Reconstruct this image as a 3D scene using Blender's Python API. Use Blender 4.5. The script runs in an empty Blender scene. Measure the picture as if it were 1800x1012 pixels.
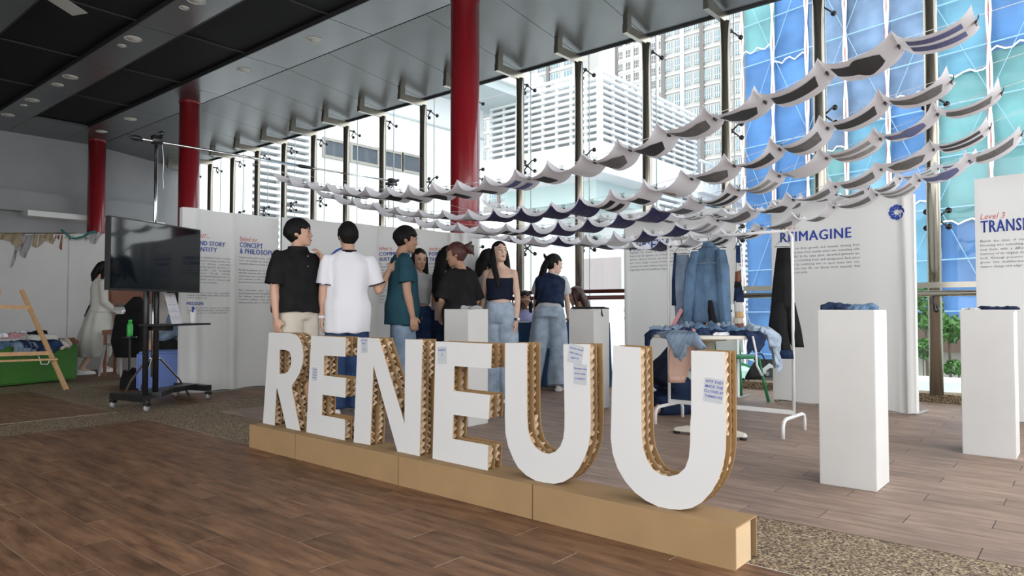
import bpy, bmesh, math, random
import numpy as np
from mathutils import Vector, Matrix
from mathutils.geometry import tessellate_polygon

random.seed(7)
rng = np.random.default_rng(7)
scene = bpy.context.scene
COL = scene.collection

# ------------------------------------------------------------------ camera
FPX, CX, CY = 1221.0, 900.0, 506.0           # focal length in pixels of the 1800 x 1012 frame
PITCH = math.atan(37.0 / FPX)
YAW = math.atan(1030.0 / FPX)
EYE = 0.95
cam_data = bpy.data.cameras.new('camera')
cam_data.sensor_width = 36.0
cam_data.lens = 36.0 * FPX / 1800.0
cam_data.clip_end = 600.0
cam = bpy.data.objects.new('camera', cam_data)
COL.objects.link(cam)
cam.location = (0, 0, EYE)
cam.rotation_euler = (math.pi / 2 + PITCH, 0, YAW)
scene.camera = cam

# ------------------------------------------------------------------ world, exposure
world = bpy.data.worlds.new('overcast_sky')
scene.world = world
world.use_nodes = True
bg = world.node_tree.nodes['Background']
bg.inputs['Color'].default_value = (0.97, 0.985, 1.0, 1)
bg.inputs['Strength'].default_value = 3.3
scene.view_settings.view_transform = 'Standard'
scene.view_settings.look = 'None'
scene.view_settings.gamma = 1.0
scene.view_settings.use_curve_mapping = False
scene.view_settings.exposure = 0.0

# ------------------------------------------------------------------ calibrated view rays (metres, floor z = 0)
_F = np.array([-math.sin(YAW) * math.cos(PITCH), math.cos(YAW) * math.cos(PITCH), math.sin(PITCH)])
_R = np.array([math.cos(YAW), math.sin(YAW), 0.0])
_U = np.cross(_R, _F)
_C = np.array([0, 0, EYE])
def ray(x, y): return _F + _R * (x - CX) / FPX - _U * (y - CY) / FPX
def on_z(x, y, z=0.0):
    d = ray(x, y); return _C + d * (z - EYE) / d[2]
def on_y(x, y, Y):
    d = ray(x, y); return _C + d * Y / d[1]
def on_x(x, y, X):
    d = ray(x, y); return _C + d * X / d[0]
def on_d(x, y, D): return _C + ray(x, y) * D
def on_plane(x, y, p, n):
    d = ray(x, y); t = np.dot(np.array(p) - _C, n) / np.dot(d, n); return _C + d * t
def ground(px, D):
    p = on_d(px, 543, D); return (p[0], p[1])

# ------------------------------------------------------------------ materials
MATS = {}
def mat(name, color, rough=0.6, metal=0.0, var=0.0, scale=20.0, bump=0.0, bscale=None, spec=0.5, stretch=None,
        col2=None, sheen=0.0, transl=0.0, coat=0.0):
    m = bpy.data.materials.new(name); m.use_nodes = True
    nt = m.node_tree; b = nt.nodes['Principled BSDF']
    c = (color[0], color[1], color[2], 1)
    b.inputs['Base Color'].default_value = c
    b.inputs['Roughness'].default_value = rough
    b.inputs['Metallic'].default_value = metal
    b.inputs['Specular IOR Level'].default_value = spec
    b.inputs['Coat Weight'].default_value = coat
    if sheen: b.inputs['Sheen Weight'].default_value = sheen
    if var or bump or col2:
        tc = nt.nodes.new('ShaderNodeTexCoord'); mp = nt.nodes.new('ShaderNodeMapping')
        nt.links.new(tc.outputs['Object'], mp.inputs['Vector'])
        if stretch: mp.inputs['Scale'].default_value = stretch
        nz = nt.nodes.new('ShaderNodeTexNoise'); nz.inputs['Scale'].default_value = scale
        nz.inputs['Detail'].default_value = 4
        nt.links.new(mp.outputs[0], nz.inputs['Vector'])
        if var or col2:
            cr = nt.nodes.new('ShaderNodeValToRGB')
            c2 = col2 or tuple(min(1, v * (1 + var)) for v in color)
            c1 = color if col2 else tuple(v * (1 - var) for v in color)
            cr.color_ramp.elements[0].position = 0.3; cr.color_ramp.elements[1].position = 0.7
            cr.color_ramp.elements[0].color = (*c1, 1); cr.color_ramp.elements[1].color = (*c2, 1)
            nt.links.new(nz.outputs['Fac'], cr.inputs['Fac'])
            nt.links.new(cr.outputs[0], b.inputs['Base Color'])
        if bump:
            bp = nt.nodes.new('ShaderNodeBump'); bp.inputs['Strength'].default_value = bump
            bp.inputs['Distance'].default_value = 0.01
            nb = nt.nodes.new('ShaderNodeTexNoise'); nb.inputs['Scale'].default_value = bscale or scale
            nb.inputs['Detail'].default_value = 3
            nt.links.new(mp.outputs[0], nb.inputs['Vector'])
            nt.links.new(nb.outputs['Fac'], bp.inputs['Height'])
            nt.links.new(bp.outputs[0], b.inputs['Normal'])
    if transl:
        tr = nt.nodes.new('ShaderNodeBsdfTranslucent'); tr.inputs['Color'].default_value = c
        mx = nt.nodes.new('ShaderNodeMixShader'); mx.inputs[0].default_value = transl
        out = nt.nodes['Material Output']
        nt.links.new(b.outputs[0], mx.inputs[1]); nt.links.new(tr.outputs[0], mx.inputs[2])
        nt.links.new(mx.outputs[0], out.inputs['Surface'])
    MATS[name] = m
    return m
M = MATS
def glass_mat(name, tint, refl=1.0):
    m = bpy.data.materials.new(name); m.use_nodes = True; nt = m.node_tree
    nt.nodes.remove(nt.nodes['Principled BSDF'])
    t = nt.nodes.new('ShaderNodeBsdfTransparent'); t.inputs[0].default_value = (*tint, 1)
    g = nt.nodes.new('ShaderNodeBsdfGlossy'); g.inputs['Roughness'].default_value = 0.02
    fr = nt.nodes.new('ShaderNodeFresnel')
    ge = nt.nodes.new('ShaderNodeNewGeometry'); mr = nt.nodes.new('ShaderNodeMapRange')   # same index from both faces of a thin pane
    mr.inputs['To Min'].default_value = 1.33; mr.inputs['To Max'].default_value = 1 / 1.33
    nt.links.new(ge.outputs['Backfacing'], mr.inputs['Value']); nt.links.new(mr.outputs[0], fr.inputs[0])
    mx = nt.nodes.new('ShaderNodeMixShader')
    nt.links.new(fr.outputs[0], mx.inputs[0]); nt.links.new(t.outputs[0], mx.inputs[1]); nt.links.new(g.outputs[0], mx.inputs[2])
    nt.links.new(mx.outputs[0], nt.nodes['Material Output'].inputs['Surface'])
    MATS[name] = m
glass_mat('glass', (0.97, 0.99, 0.985))
glass_mat('green_glass', (0.80, 0.90, 0.86))

def wood_mat(name, base, dark):
    """plank surface: long grain, per-plank tint from Object Info"""
    m = bpy.data.materials.new(name); m.use_nodes = True; nt = m.node_tree; b = nt.nodes['Principled BSDF']
    tc = nt.nodes.new('ShaderNodeTexCoord'); oi = nt.nodes.new('ShaderNodeObjectInfo')
    mp = nt.nodes.new('ShaderNodeMapping'); mp.inputs['Scale'].default_value = (1.6, 9.0, 1.0)
    ad = nt.nodes.new('ShaderNodeVectorMath'); ad.operation = 'ADD'
    cmb = nt.nodes.new('ShaderNodeCombineXYZ'); ml = nt.nodes.new('ShaderNodeMath'); ml.operation = 'MULTIPLY'; ml.inputs[1].default_value = 37.0
    nt.links.new(oi.outputs['Random'], ml.inputs[0]); nt.links.new(ml.outputs[0], cmb.inputs['Z']); nt.links.new(ml.outputs[0], cmb.inputs['X'])
    nt.links.new(tc.outputs['Object'], ad.inputs[0]); nt.links.new(cmb.outputs[0], ad.inputs[1])
    nt.links.new(ad.outputs[0], mp.inputs['Vector'])
    nz = nt.nodes.new('ShaderNodeTexNoise'); nz.inputs['Scale'].default_value = 2.2; nz.inputs['Detail'].default_value = 7; nz.inputs['Roughness'].default_value = 0.62
    nt.links.new(mp.outputs[0], nz.inputs['Vector'])
    cr = nt.nodes.new('ShaderNodeValToRGB')
    cr.color_ramp.elements[0].position = 0.36; cr.color_ramp.elements[0].color = (*dark, 1)
    cr.color_ramp.elements[1].position = 0.66; cr.color_ramp.elements[1].color = (*base, 1)
    nt.links.new(nz.outputs['Fac'], cr.inputs['Fac'])
    hs = nt.nodes.new('ShaderNodeHueSaturation'); mr = nt.nodes.new('ShaderNodeMapRange')
    mr.inputs['To Min'].default_value = 0.86; mr.inputs['To Max'].default_value = 1.12
    nt.links.new(oi.outputs['Random'], mr.inputs['Value']); nt.links.new(mr.outputs[0], hs.inputs['Value'])
    nt.links.new(cr.outputs[0], hs.inputs['Color']); nt.links.new(hs.outputs[0], b.inputs['Base Color'])
    b.inputs['Roughness'].default_value = 0.5
    b.inputs['Specular IOR Level'].default_value = 0.3
    bp = nt.nodes.new('ShaderNodeBump'); bp.inputs['Strength'].default_value = 0.12; bp.inputs['Distance'].default_value = 0.004
    nt.links.new(nz.outputs['Fac'], bp.inputs['Height']); nt.links.new(bp.outputs[0], b.inputs['Normal'])
    MATS[name] = m
wood_mat('plank_warm', (0.285, 0.155, 0.085), (0.115, 0.058, 0.032))
wood_mat('plank_cool', (0.38, 0.265, 0.205), (0.22, 0.150, 0.115))

def pebble_mat(name):
    m = bpy.data.materials.new(name); m.use_nodes = True; nt = m.node_tree; b = nt.nodes['Principled BSDF']
    tc = nt.nodes.new('ShaderNodeTexCoord')
    vo = nt.nodes.new('ShaderNodeTexVoronoi'); vo.inputs['Scale'].default_value = 140
    nt.links.new(tc.outputs['Object'], vo.inputs['Vector'])
    cr = nt.nodes.new('ShaderNodeValToRGB'); cr.color_ramp.interpolation = 'CONSTANT'
    cols = [(0.0, (0.045, 0.030, 0.018)), (0.22, (0.22, 0.150, 0.085)), (0.5, (0.34, 0.25, 0.15)), (0.74, (0.11, 0.08, 0.05)), (0.86, (0.52, 0.42, 0.29))]
    e = cr.color_ramp.elements
    e[0].position, e[0].color = cols[0][0], (*cols[0][1], 1); e[1].position, e[1].color = cols[1][0], (*cols[1][1], 1)
    for p, c in cols[2:]:
        q = e.new(p); q.color = (*c, 1)
    sp = nt.nodes.new('ShaderNodeSeparateColor'); nt.links.new(vo.outputs['Color'], sp.inputs[0])
    nt.links.new(sp.outputs[0], cr.inputs['Fac']); nt.links.new(cr.outputs[0], b.inputs['Base Color'])
    bp = nt.nodes.new('ShaderNodeBump'); bp.inputs['Strength'].default_value = 0.5; bp.inputs['Distance'].default_value = 0.003
    bp.invert = True
    nt.links.new(vo.outputs['Distance'], bp.inputs['Height']); nt.links.new(bp.outputs[0], b.inputs['Normal'])
    b.inputs['Roughness'].default_value = 0.7
    MATS[name] = m
pebble_mat('pebble')

mat('grout', (0.60, 0.56, 0.50), 0.8)
mat('joint_dark', (0.05, 0.042, 0.036), 0.8)
mat('ceiling_metal', (0.205, 0.212, 0.217), 0.31, 0.85, var=0.05, scale=1.5)
mat('ceiling_black', (0.010, 0.010, 0.011), 0.75, 0.0, spec=0.15)
mat('trim_dark', (0.035, 0.035, 0.038), 0.55, 0.3)
mat('wall_paint', (0.31, 0.315, 0.32), 0.8, var=0.04, scale=2.0)
mat('wall_white', (0.76, 0.76, 0.75), 0.75, var=0.03, scale=3.0)
mat('steel', (0.36, 0.335, 0.285), 0.24, 0.9, var=0.015, scale=2, stretch=(8, 8, 0.5))
mat('steel_dark', (0.06, 0.06, 0.065), 0.35, 0.8)
mat('red_paint', (0.235, 0.010, 0.016), 0.26, 0.0, var=0.05, scale=1.0, coat=0.4)
mat('white_paint', (0.80, 0.80, 0.80), 0.5, var=0.02, scale=5)
mat('plinth_white', (0.61, 0.605, 0.59), 0.55, var=0.03, scale=4, bump=0.03, bscale=60)
mat('cardboard', (0.335, 0.212, 0.100), 0.8, var=0.06, scale=6, bump=0.05, bscale=300, stretch=(1, 1, 1))
mat('cardboard_light', (0.58, 0.42, 0.25), 0.8, var=0.05, scale=6)
mat('cardboard_dark', (0.33, 0.20, 0.085), 0.8, var=0.08, scale=9)
mat('egg_pulp', (0.66, 0.50, 0.35), 0.95, var=0.15, scale=60, bump=0.25, bscale=150)
mat('letter_white', (0.67, 0.67, 0.665), 0.45, var=0.015, scale=3, bump=0.02, bscale=90)
mat('paper', (0.90, 0.89, 0.93), 0.6, transl=0.34)
mat('note_paper', (0.50, 0.525, 0.54), 0.7)
mat('ink_black', (0.018, 0.018, 0.019), 0.6)
mat('ink_grey', (0.13, 0.13, 0.13), 0.6, var=0.3, scale=40)
mat('ink_midgrey', (0.30, 0.30, 0.30), 0.6, var=0.25, scale=40)
mat('ink_navy', (0.030, 0.028, 0.105), 0.6)
mat('ink_blue', (0.10, 0.12, 0.32), 0.6, var=0.3, scale=60)
mat('ink_tan', (0.45, 0.28, 0.22), 0.6)
mat('print_blue', (0.035, 0.075, 0.40), 0.6)
mat('print_red', (0.62, 0.13, 0.12), 0.6)
mat('print_text', (0.14, 0.14, 0.15), 0.6)
mat('pen_blue', (0.03, 0.06, 0.40), 0.6)
mat('fabric_white', (0.78, 0.78, 0.765), 0.85, bump=0.05, bscale=400, transl=0.12)
mat('black_plastic', (0.016, 0.016, 0.017), 0.4)
mat('black_gloss', (0.006, 0.010, 0.014), 0.06, coat=0.3)
mat('chrome', (0.75, 0.75, 0.75), 0.12, 1.0)
mat('skin', (0.56, 0.33, 0.23), 0.5, var=0.05, scale=12)
mat('skin_tan', (0.42, 0.235, 0.155), 0.5, var=0.05, scale=12)
mat('skin_pale', (0.66, 0.44, 0.34), 0.5, var=0.04, scale=12)
mat('skin_deep', (0.25, 0.125, 0.075), 0.5, var=0.05, scale=12)
mat('hair_black', (0.007, 0.006, 0.006), 0.6, spec=0.22, var=0.3, scale=60, bump=0.4, bscale=90, stretch=(4, 4, 0.4))
mat('hair_brown', (0.055, 0.020, 0.016), 0.42, var=0.5, scale=50, bump=0.4, bscale=90, stretch=(4, 4, 0.5))
mat('hair_auburn', (0.10, 0.035, 0.030), 0.45, var=0.5, scale=40, bump=0.4, bscale=80, stretch=(3, 3, 1))
mat('lip', (0.42, 0.13, 0.12), 0.4)
mat('eye_dark', (0.015, 0.012, 0.011), 0.25)
mat('cloth_black', (0.014, 0.014, 0.015), 0.85, spec=0.12, var=0.2, scale=10, bump=0.1, bscale=200)
mat('cloth_white', (0.76, 0.76, 0.80), 0.8, spec=0.2, bump=0.08, bscale=250)
mat('cloth_teal', (0.022, 0.068, 0.092), 0.85, spec=0.12, var=0.1, scale=9, bump=0.08, bscale=200)
mat('cloth_grey', (0.55, 0.55, 0.56), 0.85, spec=0.12, bump=0.08, bscale=250)
mat('cloth_greyd', (0.36, 0.36, 0.37), 0.85, spec=0.12, bump=0.08, bscale=250)
mat('cloth_navy', (0.012, 0.016, 0.032), 0.85, spec=0.12, bump=0.08, bscale=250)
mat('cloth_lavender', (0.36, 0.37, 0.60), 0.85, spec=0.12, bump=0.08, bscale=250)
mat('cloth_beige', (0.58, 0.53, 0.45), 0.85, spec=0.12, var=0.05, scale=8, bump=0.08, bscale=250)
mat('cloth_cream', (0.58, 0.57, 0.53), 0.85, spec=0.12, var=0.05, scale=6, bump=0.08, bscale=200)
mat('cloth_tan', (0.36, 0.29, 0.20), 0.85, spec=0.12, var=0.12, scale=15)
mat('cloth_pink', (0.56, 0.37, 0.29), 0.55, var=0.06, scale=8)
mat('cloth_rose', (0.62, 0.30, 0.32), 0.7)
mat('denim_blue', (0.105, 0.175, 0.27), 0.85, spec=0.12, var=0.35, scale=9, bump=0.15, bscale=300, stretch=(1, 1, 0.6))
mat('denim_dark', (0.018, 0.030, 0.068), 0.85, spec=0.12, var=0.35, scale=12, bump=0.15, bscale=300)
mat('denim_indigo', (0.028, 0.055, 0.13), 0.85, spec=0.12, var=0.3, scale=10, bump=0.15, bscale=300)
mat('denim_pale', (0.36, 0.44, 0.54), 0.85, spec=0.12, var=0.25, scale=10, bump=0.15, bscale=300)
mat('denim_wash', (0.19, 0.25, 0.33), 0.85, spec=0.12, var=0.4, scale=7, bump=0.15, bscale=300)
mat('tablecloth_blue', (0.010, 0.050, 0.120), 0.8, var=0.1, scale=5)
mat('green_vinyl', (0.035, 0.155, 0.012), 0.5, var=0.08, scale=4)
mat('blue_vinyl', (0.10, 0.17, 0.45), 0.5, var=0.06, scale=4)
mat('brown_board', (0.20, 0.075, 0.040), 0.6)
mat('pine', (0.55, 0.33, 0.16), 0.6, var=0.12, scale=12, stretch=(6, 6, 0.6))
mat('plastic_grey', (0.33, 0.32, 0.31), 0.5)
mat('green_plastic', (0.06, 0.55, 0.10), 0.35)
mat('green_metal', (0.02, 0.20, 0.08), 0.4)
mat('teal_cord', (0.02, 0.18, 0.16), 0.6)
mat('table_ivory', (0.66, 0.63, 0.55), 0.5)
mat('handrail_red', (0.10, 0.020, 0.018), 0.3, 0.2)
mat('net_blue', (0.10, 0.255, 0.55), 0.7, var=0.28, scale=0.55, transl=0.25)
mat('net_teal', (0.17, 0.40, 0.42), 0.7, var=0.25, scale=0.55, transl=0.25)
mat('net_cyan', (0.16, 0.40, 0.56), 0.7, var=0.28, scale=0.55, transl=0.25)
mat('net_grey', (0.17, 0.27, 0.43), 0.7, var=0.35, scale=0.8, transl=0.2)
mat('rope_white', (0.85, 0.85, 0.85), 0.8)
mat('rope_red', (0.50, 0.16, 0.14), 0.8)
mat('scaffold_pale', (0.26, 0.45, 0.66), 0.6)
mat('concrete', (0.42, 0.42, 0.43), 0.8, var=0.08, scale=2)
mat('building_white', (0.80, 0.82, 0.83), 0.8)
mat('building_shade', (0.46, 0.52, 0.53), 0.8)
mat('soffit_teal', (0.56, 0.68, 0.67), 0.8)
mat('louver_back', (0.36, 0.37, 0.38), 0.8)
mat('window_dark', (0.085, 0.10, 0.12), 0.25)
mat('window_pale', (0.16, 0.27, 0.31), 0.3)
mat('tower_white', (0.40, 0.395, 0.385), 0.8)
mat('tower_grey', (0.15, 0.14, 0.135), 0.8)
mat('tower_frame', (0.47, 0.475, 0.475), 0.7)
mat('pink_panel', (0.42, 0.37, 0.375), 0.7)
mat('leaf', (0.06, 0.17, 0.03), 0.6, var=0.4, scale=6)
mat('leaf_dark', (0.025, 0.07, 0.035), 0.6, var=0.4, scale=6)
mat('bark', (0.10, 0.075, 0.05), 0.9)
mat('brown_roof', (0.10, 0.062, 0.048), 0.7)
mat('beige_wall', (0.35, 0.33, 0.30), 0.8)
mat('ledge_pale', (0.55, 0.66, 0.62), 0.7)
mat('light_cover', (0.62, 0.60, 0.54), 0.5)
mat('fan_white', (0.42, 0.41, 0.38), 0.5)
mat('silver_wrap', (0.62, 0.63, 0.64), 0.3, 0.3)

# ------------------------------------------------------------------ mesh helpers
class MB:
    def __init__(s): s.v = []; s.f = []; s.m = []
    def add(s, v, f, mi=0):
        b = len(s.v); s.v.extend([tuple(map(float, p)) for p in v])
        for q in f: s.f.append(tuple(i + b for i in q)); s.m.append(mi)
        return s
    def box(s, c, d, rz=0.0, mi=0, mx=None):
        x, y, z = d[0] / 2, d[1] / 2, d[2] / 2
        P = [(-x, -y, -z), (x, -y, -z), (x, y, -z), (-x, y, -z), (-x, -y, z), (x, -y, z), (x, y, z), (-x, y, z)]
        cs, sn = math.cos(rz), math.sin(rz)
        if mx is not None: P = [tuple(mx @ Vector(p)) for p in P]
        else: P = [(p[0] * cs - p[1] * sn, p[0] * sn + p[1] * cs, p[2]) for p in P]
        P = [(p[0] + c[0], p[1] + c[1], p[2] + c[2]) for p in P]
        return s.add(P, [(0, 3, 2, 1), (4, 5, 6, 7), (0, 1, 5, 4), (1, 2, 6, 5), (2, 3, 7, 6), (3, 0, 4, 7)], mi)
    def bx(s, x0, x1, y0, y1, z0, z1, mi=0):
        return s.box(((x0 + x1) / 2, (y0 + y1) / 2, (z0 + z1) / 2), (abs(x1 - x0), abs(y1 - y0), abs(z1 - z0)), 0, mi)
    def beam(s, a, b, w, t, up=(0, 0, 1), mi=0):
        a = Vector(a); b = Vector(b); d = (b - a); L = d.length; d.normalize()
        u = Vector(up); r = d.cross(u)
        if r.length < 1e-4: r = d.cross(Vector((0, 1, 0)))
        r.normalize(); u = r.cross(d)
        P = []
        for e in (a, b):
            for (i, j) in ((-1, -1), (1, -1), (1, 1), (-1, 1)):
                P.append(tuple(e + r * (i * w / 2) + u * (j * t / 2)))
        return s.add(P, [(0, 1, 2, 3), (7, 6, 5, 4), (0, 4, 5, 1), (1, 5, 6, 2), (2, 6, 7, 3), (3, 7, 4, 0)], mi)
    def rings(s, R, cap=True, mi=0, closed=False):
        n = len(R[0]); k = len(R)
        P = [p for r in R for p in r]; Fc = []
        for i in range(k - 1 + (1 if closed else 0)):
            a, b = i, (i + 1) % k
            for j in range(n):
                Fc.append((a * n + j, a * n + (j + 1) % n, b * n + (j + 1) % n, b * n + j))
        if cap and not closed:
            Fc.append(tuple(range(n - 1, -1, -1))); Fc.append(tuple((k - 1) * n + j for j in range(n)))
        return s.add(P, Fc, mi)
    def tube(s, path, r, n=8, mi=0, cap=True, flat=1.0):
        pts = [Vector(p) for p in path]; rr = r if isinstance(r, (list, tuple)) else [r] * len(pts)
        R = []; prev = None
        for i, p in enumerate(pts):
            d = (pts[min(i + 1, len(pts) - 1)] - pts[max(i - 1, 0)])
            d = d.normalized() if d.length > 1e-9 else Vector((0, 0, 1))
            if prev is None:
                ref = Vector((0, 0, 1)) if abs(d.z) < 0.9 else Vector((0, 1, 0))
                a = d.cross(ref).normalized()
            else:
                a = (prev - d * prev.dot(d))
                a = a.normalized() if a.length > 1e-6 else d.orthogonal().normalized()
            prev = a; b = d.cross(a)
            R.append([tuple(p + (a * math.cos(2 * math.pi * j / n) + b * (flat * math.sin(2 * math.pi * j / n))) * rr[i]) for j in range(n)])
        return s.rings(R, cap, mi)
    def lathe(s, prof, c=(0, 0, 0), n=24, mi=0):
        R = [[(c[0] + r * math.cos(2 * math.pi * j / n), c[1] + r * math.sin(2 * math.pi * j / n), c[2] + z) for j in range(n)] for r, z in prof]
        return s.rings(R, True, mi)
    def ell(s, c, r, n=12, k=8, mi=0, mx=None):
        R = []
        for i in range(k + 1):
            t = math.pi * i / k; z = -math.cos(t); q = max(math.sin(t), 1e-3)
            ring = []
            for j in range(n):
                p = Vector((r[0] * q * math.cos(2 * math.pi * j / n), r[1] * q * math.sin(2 * math.pi * j / n), r[2] * z))
                if mx is not None: p = mx @ p
                ring.append((p.x + c[0], p.y + c[1], p.z + c[2]))
            R.append(ring)
        return s.rings(R, True, mi)
    def grid(s, P, mi=0):
        a = len(P); b = len(P[0])
        return s.add([p for r in P for p in r], [(i * b + j, i * b + j + 1, (i + 1) * b + j + 1, (i + 1) * b + j) for i in range(a - 1) for j in range(b - 1)], mi)
    def poly(s, loops, to3, thick, mi_face=0, mi_side=0, mi_back=None):
        """extrude 2D loops (first outer, rest holes); to3(u, v, t) -> xyz, t in {0, thick}"""
        tri = tessellate_polygon([[Vector((u, v, 0)) for u, v in l] for l in loops])
        flat = [p for l in loops for p in l]; n = len(flat)
        A = [to3(u, v, 0) for u, v in flat]; B = [to3(u, v, thick) for u, v in flat]
        s.add(A + B, [], 0); b = len(s.v) - 2 * n
        for t in tri:
            a0 = flat[t[0]]; a1 = flat[t[1]]; a2 = flat[t[2]]
            ccw = (a1[0] - a0[0]) * (a2[1] - a0[1]) - (a1[1] - a0[1]) * (a2[0] - a0[0]) > 0
            t = t if ccw else (t[0], t[2], t[1])
            s.f.append(tuple(i + b for i in t)); s.m.append(mi_face)
            s.f.append((t[0] + b + n, t[2] + b + n, t[1] + b + n)); s.m.append(mi_back if mi_back is not None else mi_face)
        o = 0
        for li, l in enumerate(loops):
            k = len(l)
            ar = sum(l[i][0] * l[(i + 1) % k][1] - l[(i + 1) % k][0] * l[i][1] for i in range(k))
            flip = (ar > 0) == (li == 0)
            for i in range(k):
                p, q = b + o + i, b + o + (i + 1) % k
                s.f.append((p, p + n, q + n, q) if flip else (p, q, q + n, p + n)); s.m.append(mi_side)
            o += k
        return s
    def xform(s, fn): s.v = [tuple(fn(p)) for p in s.v]; return s
    def mesh(s, name, mats, smooth=False):
        me = bpy.data.meshes.new(name); me.from_pydata(s.v, [], s.f)
        mats = mats if isinstance(mats, (list, tuple)) else [mats]
        for m in mats: me.materials.append(MATS[m] if isinstance(m, str) else m)
        if any(s.m): me.polygons.foreach_set('material_index', s.m)
        if smooth: me.polygons.foreach_set('use_smooth', [True] * len(me.polygons))
        me.update(); return me
    def build(s, name, mats, parent=None, smooth=False, loc=None, rz=0.0):
        return link(name, s.mesh(name, mats, smooth), parent, loc, rz)

def link(name, me, parent=None, loc=None, rz=0.0):
    o = bpy.data.objects.new(name, me); COL.objects.link(o)
    if parent is not None: o.parent = parent
    if loc is not None: o.location = loc
    if rz: o.rotation_euler = (0, 0, rz)
    return o
def tag(o, label, cat, group=None):
    o['label'] = label; o['category'] = cat
    if group: o['group'] = group
    return o
def thing(name, label, cat, loc=(0, 0, 0), rz=0.0, group=None):
    o = bpy.data.objects.new(name, None); COL.objects.link(o); o.location = loc; o.rotation_euler = (0, 0, rz)
    o.empty_display_size = 0.05
    return tag(o, label, cat, group)
def struct(o, label=None):
    o['kind'] = 'structure'
    if label: o['label'] = label
    return o
def empty_struct(name, label):
    o = bpy.data.objects.new(name, None); COL.objects.link(o); return struct(o, label)

def inside(poly, x, y):
    x = np.asarray(x, float); y = np.asarray(y, float); r = np.zeros(x.shape, bool); n = len(poly)
    for i in range(n):
        x0, y0 = poly[i]; x1, y1 = poly[(i + 1) % n]
        if y0 == y1: continue
        c = ((y0 > y) != (y1 > y)) & (x < (x1 - x0) * (y - y0) / (y1 - y0) + x0)
        r ^= c
    return r

def remesh(mb, voxel, smooth=4, noise=0.0, nscale=20.0, seed=0):
    """union the closed lofts of mb into one continuous skin; returns (verts, faces)"""
    me = mb.mesh('tmp', []) if False else bpy.data.meshes.new('tmp')
    me.from_pydata(mb.v, [], mb.f)
    bm = bmesh.new(); bm.from_mesh(me); bmesh.ops.recalc_face_normals(bm, faces=bm.faces); bm.to_mesh(me); bm.free()
    o = bpy.data.objects.new('tmp', me); COL.objects.link(o)
    r = o.modifiers.new('r', 'REMESH'); r.mode = 'VOXEL'; r.voxel_size = voxel; r.adaptivity = 0.0
    if smooth:
        sm = o.modifiers.new('s', 'SMOOTH'); sm.factor = 0.5; sm.iterations = smooth
    dg = bpy.context.evaluated_depsgraph_get(); dg.update()
    out = bpy.data.meshes.new_from_object(o.evaluated_get(dg))
    bpy.data.objects.remove(o); bpy.data.meshes.remove(me)
    if noise:
        n = len(out.vertices); co = np.empty(n * 3); out.vertices.foreach_get('co', co); co = co.reshape(-1, 3)
        no = np.empty(n * 3); out.vertex_normals.foreach_get('vector', no); no = no.reshape(-1, 3)
        rg = np.random.default_rng(seed); d = np.zeros(n)
        for k in range(5):
            w = rg.normal(size=3) * nscale * np.array([1.2, 1.2, 0.55]); d += np.sin(co @ w + rg.uniform(0, 6.28)) / 2.2
        co += no * (d * noise)[:, None]
        out.vertices.foreach_set('co', co.ravel()); out.update()
    return out
def build_remesh(name, mb, voxel, m, parent, smooth=4, noise=0.0, nscale=20.0, seed=0):
    me = remesh(mb, voxel, smooth, noise, nscale, seed); me.name = name
    me.materials.clear(); me.materials.append(MATS[m])
    me.polygons.foreach_set('use_smooth', [True] * len(me.polygons))
    return link(name, me, parent)

_TXT = {}
def text_verts(body, size, bold=0.0, shear=0.0, width=None, justify=False, spacing=1.0, res=2, align='LEFT', word=1.0, line=1.0):
    cu = bpy.data.curves.new('t', 'FONT'); cu.body = body; cu.size = size; cu.resolution_u = res
    cu.offset = bold * size; cu.shear = shear; cu.space_character = spacing; cu.space_line = line; cu.space_word = word
    cu.align_x = 'JUSTIFY' if justify else align
    if width:
        cu.text_boxes[0].width = width
    o = bpy.data.objects.new('t', cu); COL.objects.link(o)
    dg = bpy.context.evaluated_depsgraph_get(); dg.update()
    me = bpy.data.meshes.new_from_object(o.evaluated_get(dg))
    v = [tuple(p.co) for p in me.vertices]; f = [tuple(p.vertices) for p in me.polygons]
    bpy.data.objects.remove(o); bpy.data.curves.remove(cu); bpy.data.meshes.remove(me)
    return v, f
def ordinal(i):
    W = ['first', 'second', 'third', 'fourth', 'fifth', 'sixth', 'seventh', 'eighth', 'ninth', 'tenth', 'eleventh', 'twelfth', 'thirteenth',
         'fourteenth', 'fifteenth', 'sixteenth', 'seventeenth', 'eighteenth', 'nineteenth', 'twentieth', 'twenty-first', 'twenty-second', 'twenty-third']
    return W[i]
# ================================================================== FLOOR
floor_bed = MB().bx(-19, 4.5, -5, 8.5, -0.15, -0.02).build('floor', 'joint_dark')
struct(floor_bed, 'wood plank floor crossed by brown pebble bands')
PW, PL = 0.157, 0.94
BANDX = [(-6.95, -6.27), (-10.15, -9.45)]
BANDY = (2.58, 3.19)
def pebble(x0, x1, y0, y1):
    MB().bx(x0, x1, y0, y1, -0.02, -0.002).build('pebble_strip', 'pebble', floor_bed)
pebble(-18.2, 4.5, BANDY[0], BANDY[1])
for a, b in BANDX:
    pebble(a, b, -5, BANDY[0]); pebble(a, b, BANDY[1], 8.2)
regions = []   # x0, x1, y0, y1, anchor_y, anchor_x, shift, material, grout
for xa, xb in ((-6.27, 4.5), (-9.45, -6.95), (-18.2, -10.15)):
    regions.append((xa, xb, -5.0, BANDY[0], 1.003, -3.142, -PL / 3, 'plank_warm', 'grout'))
    regions.append((xa, xb, BANDY[1], 8.2, 3.19, -0.37, PL / 3, 'plank_cool' if xa > -7 else 'plank_warm', 'joint_dark'))
cells = []
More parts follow.
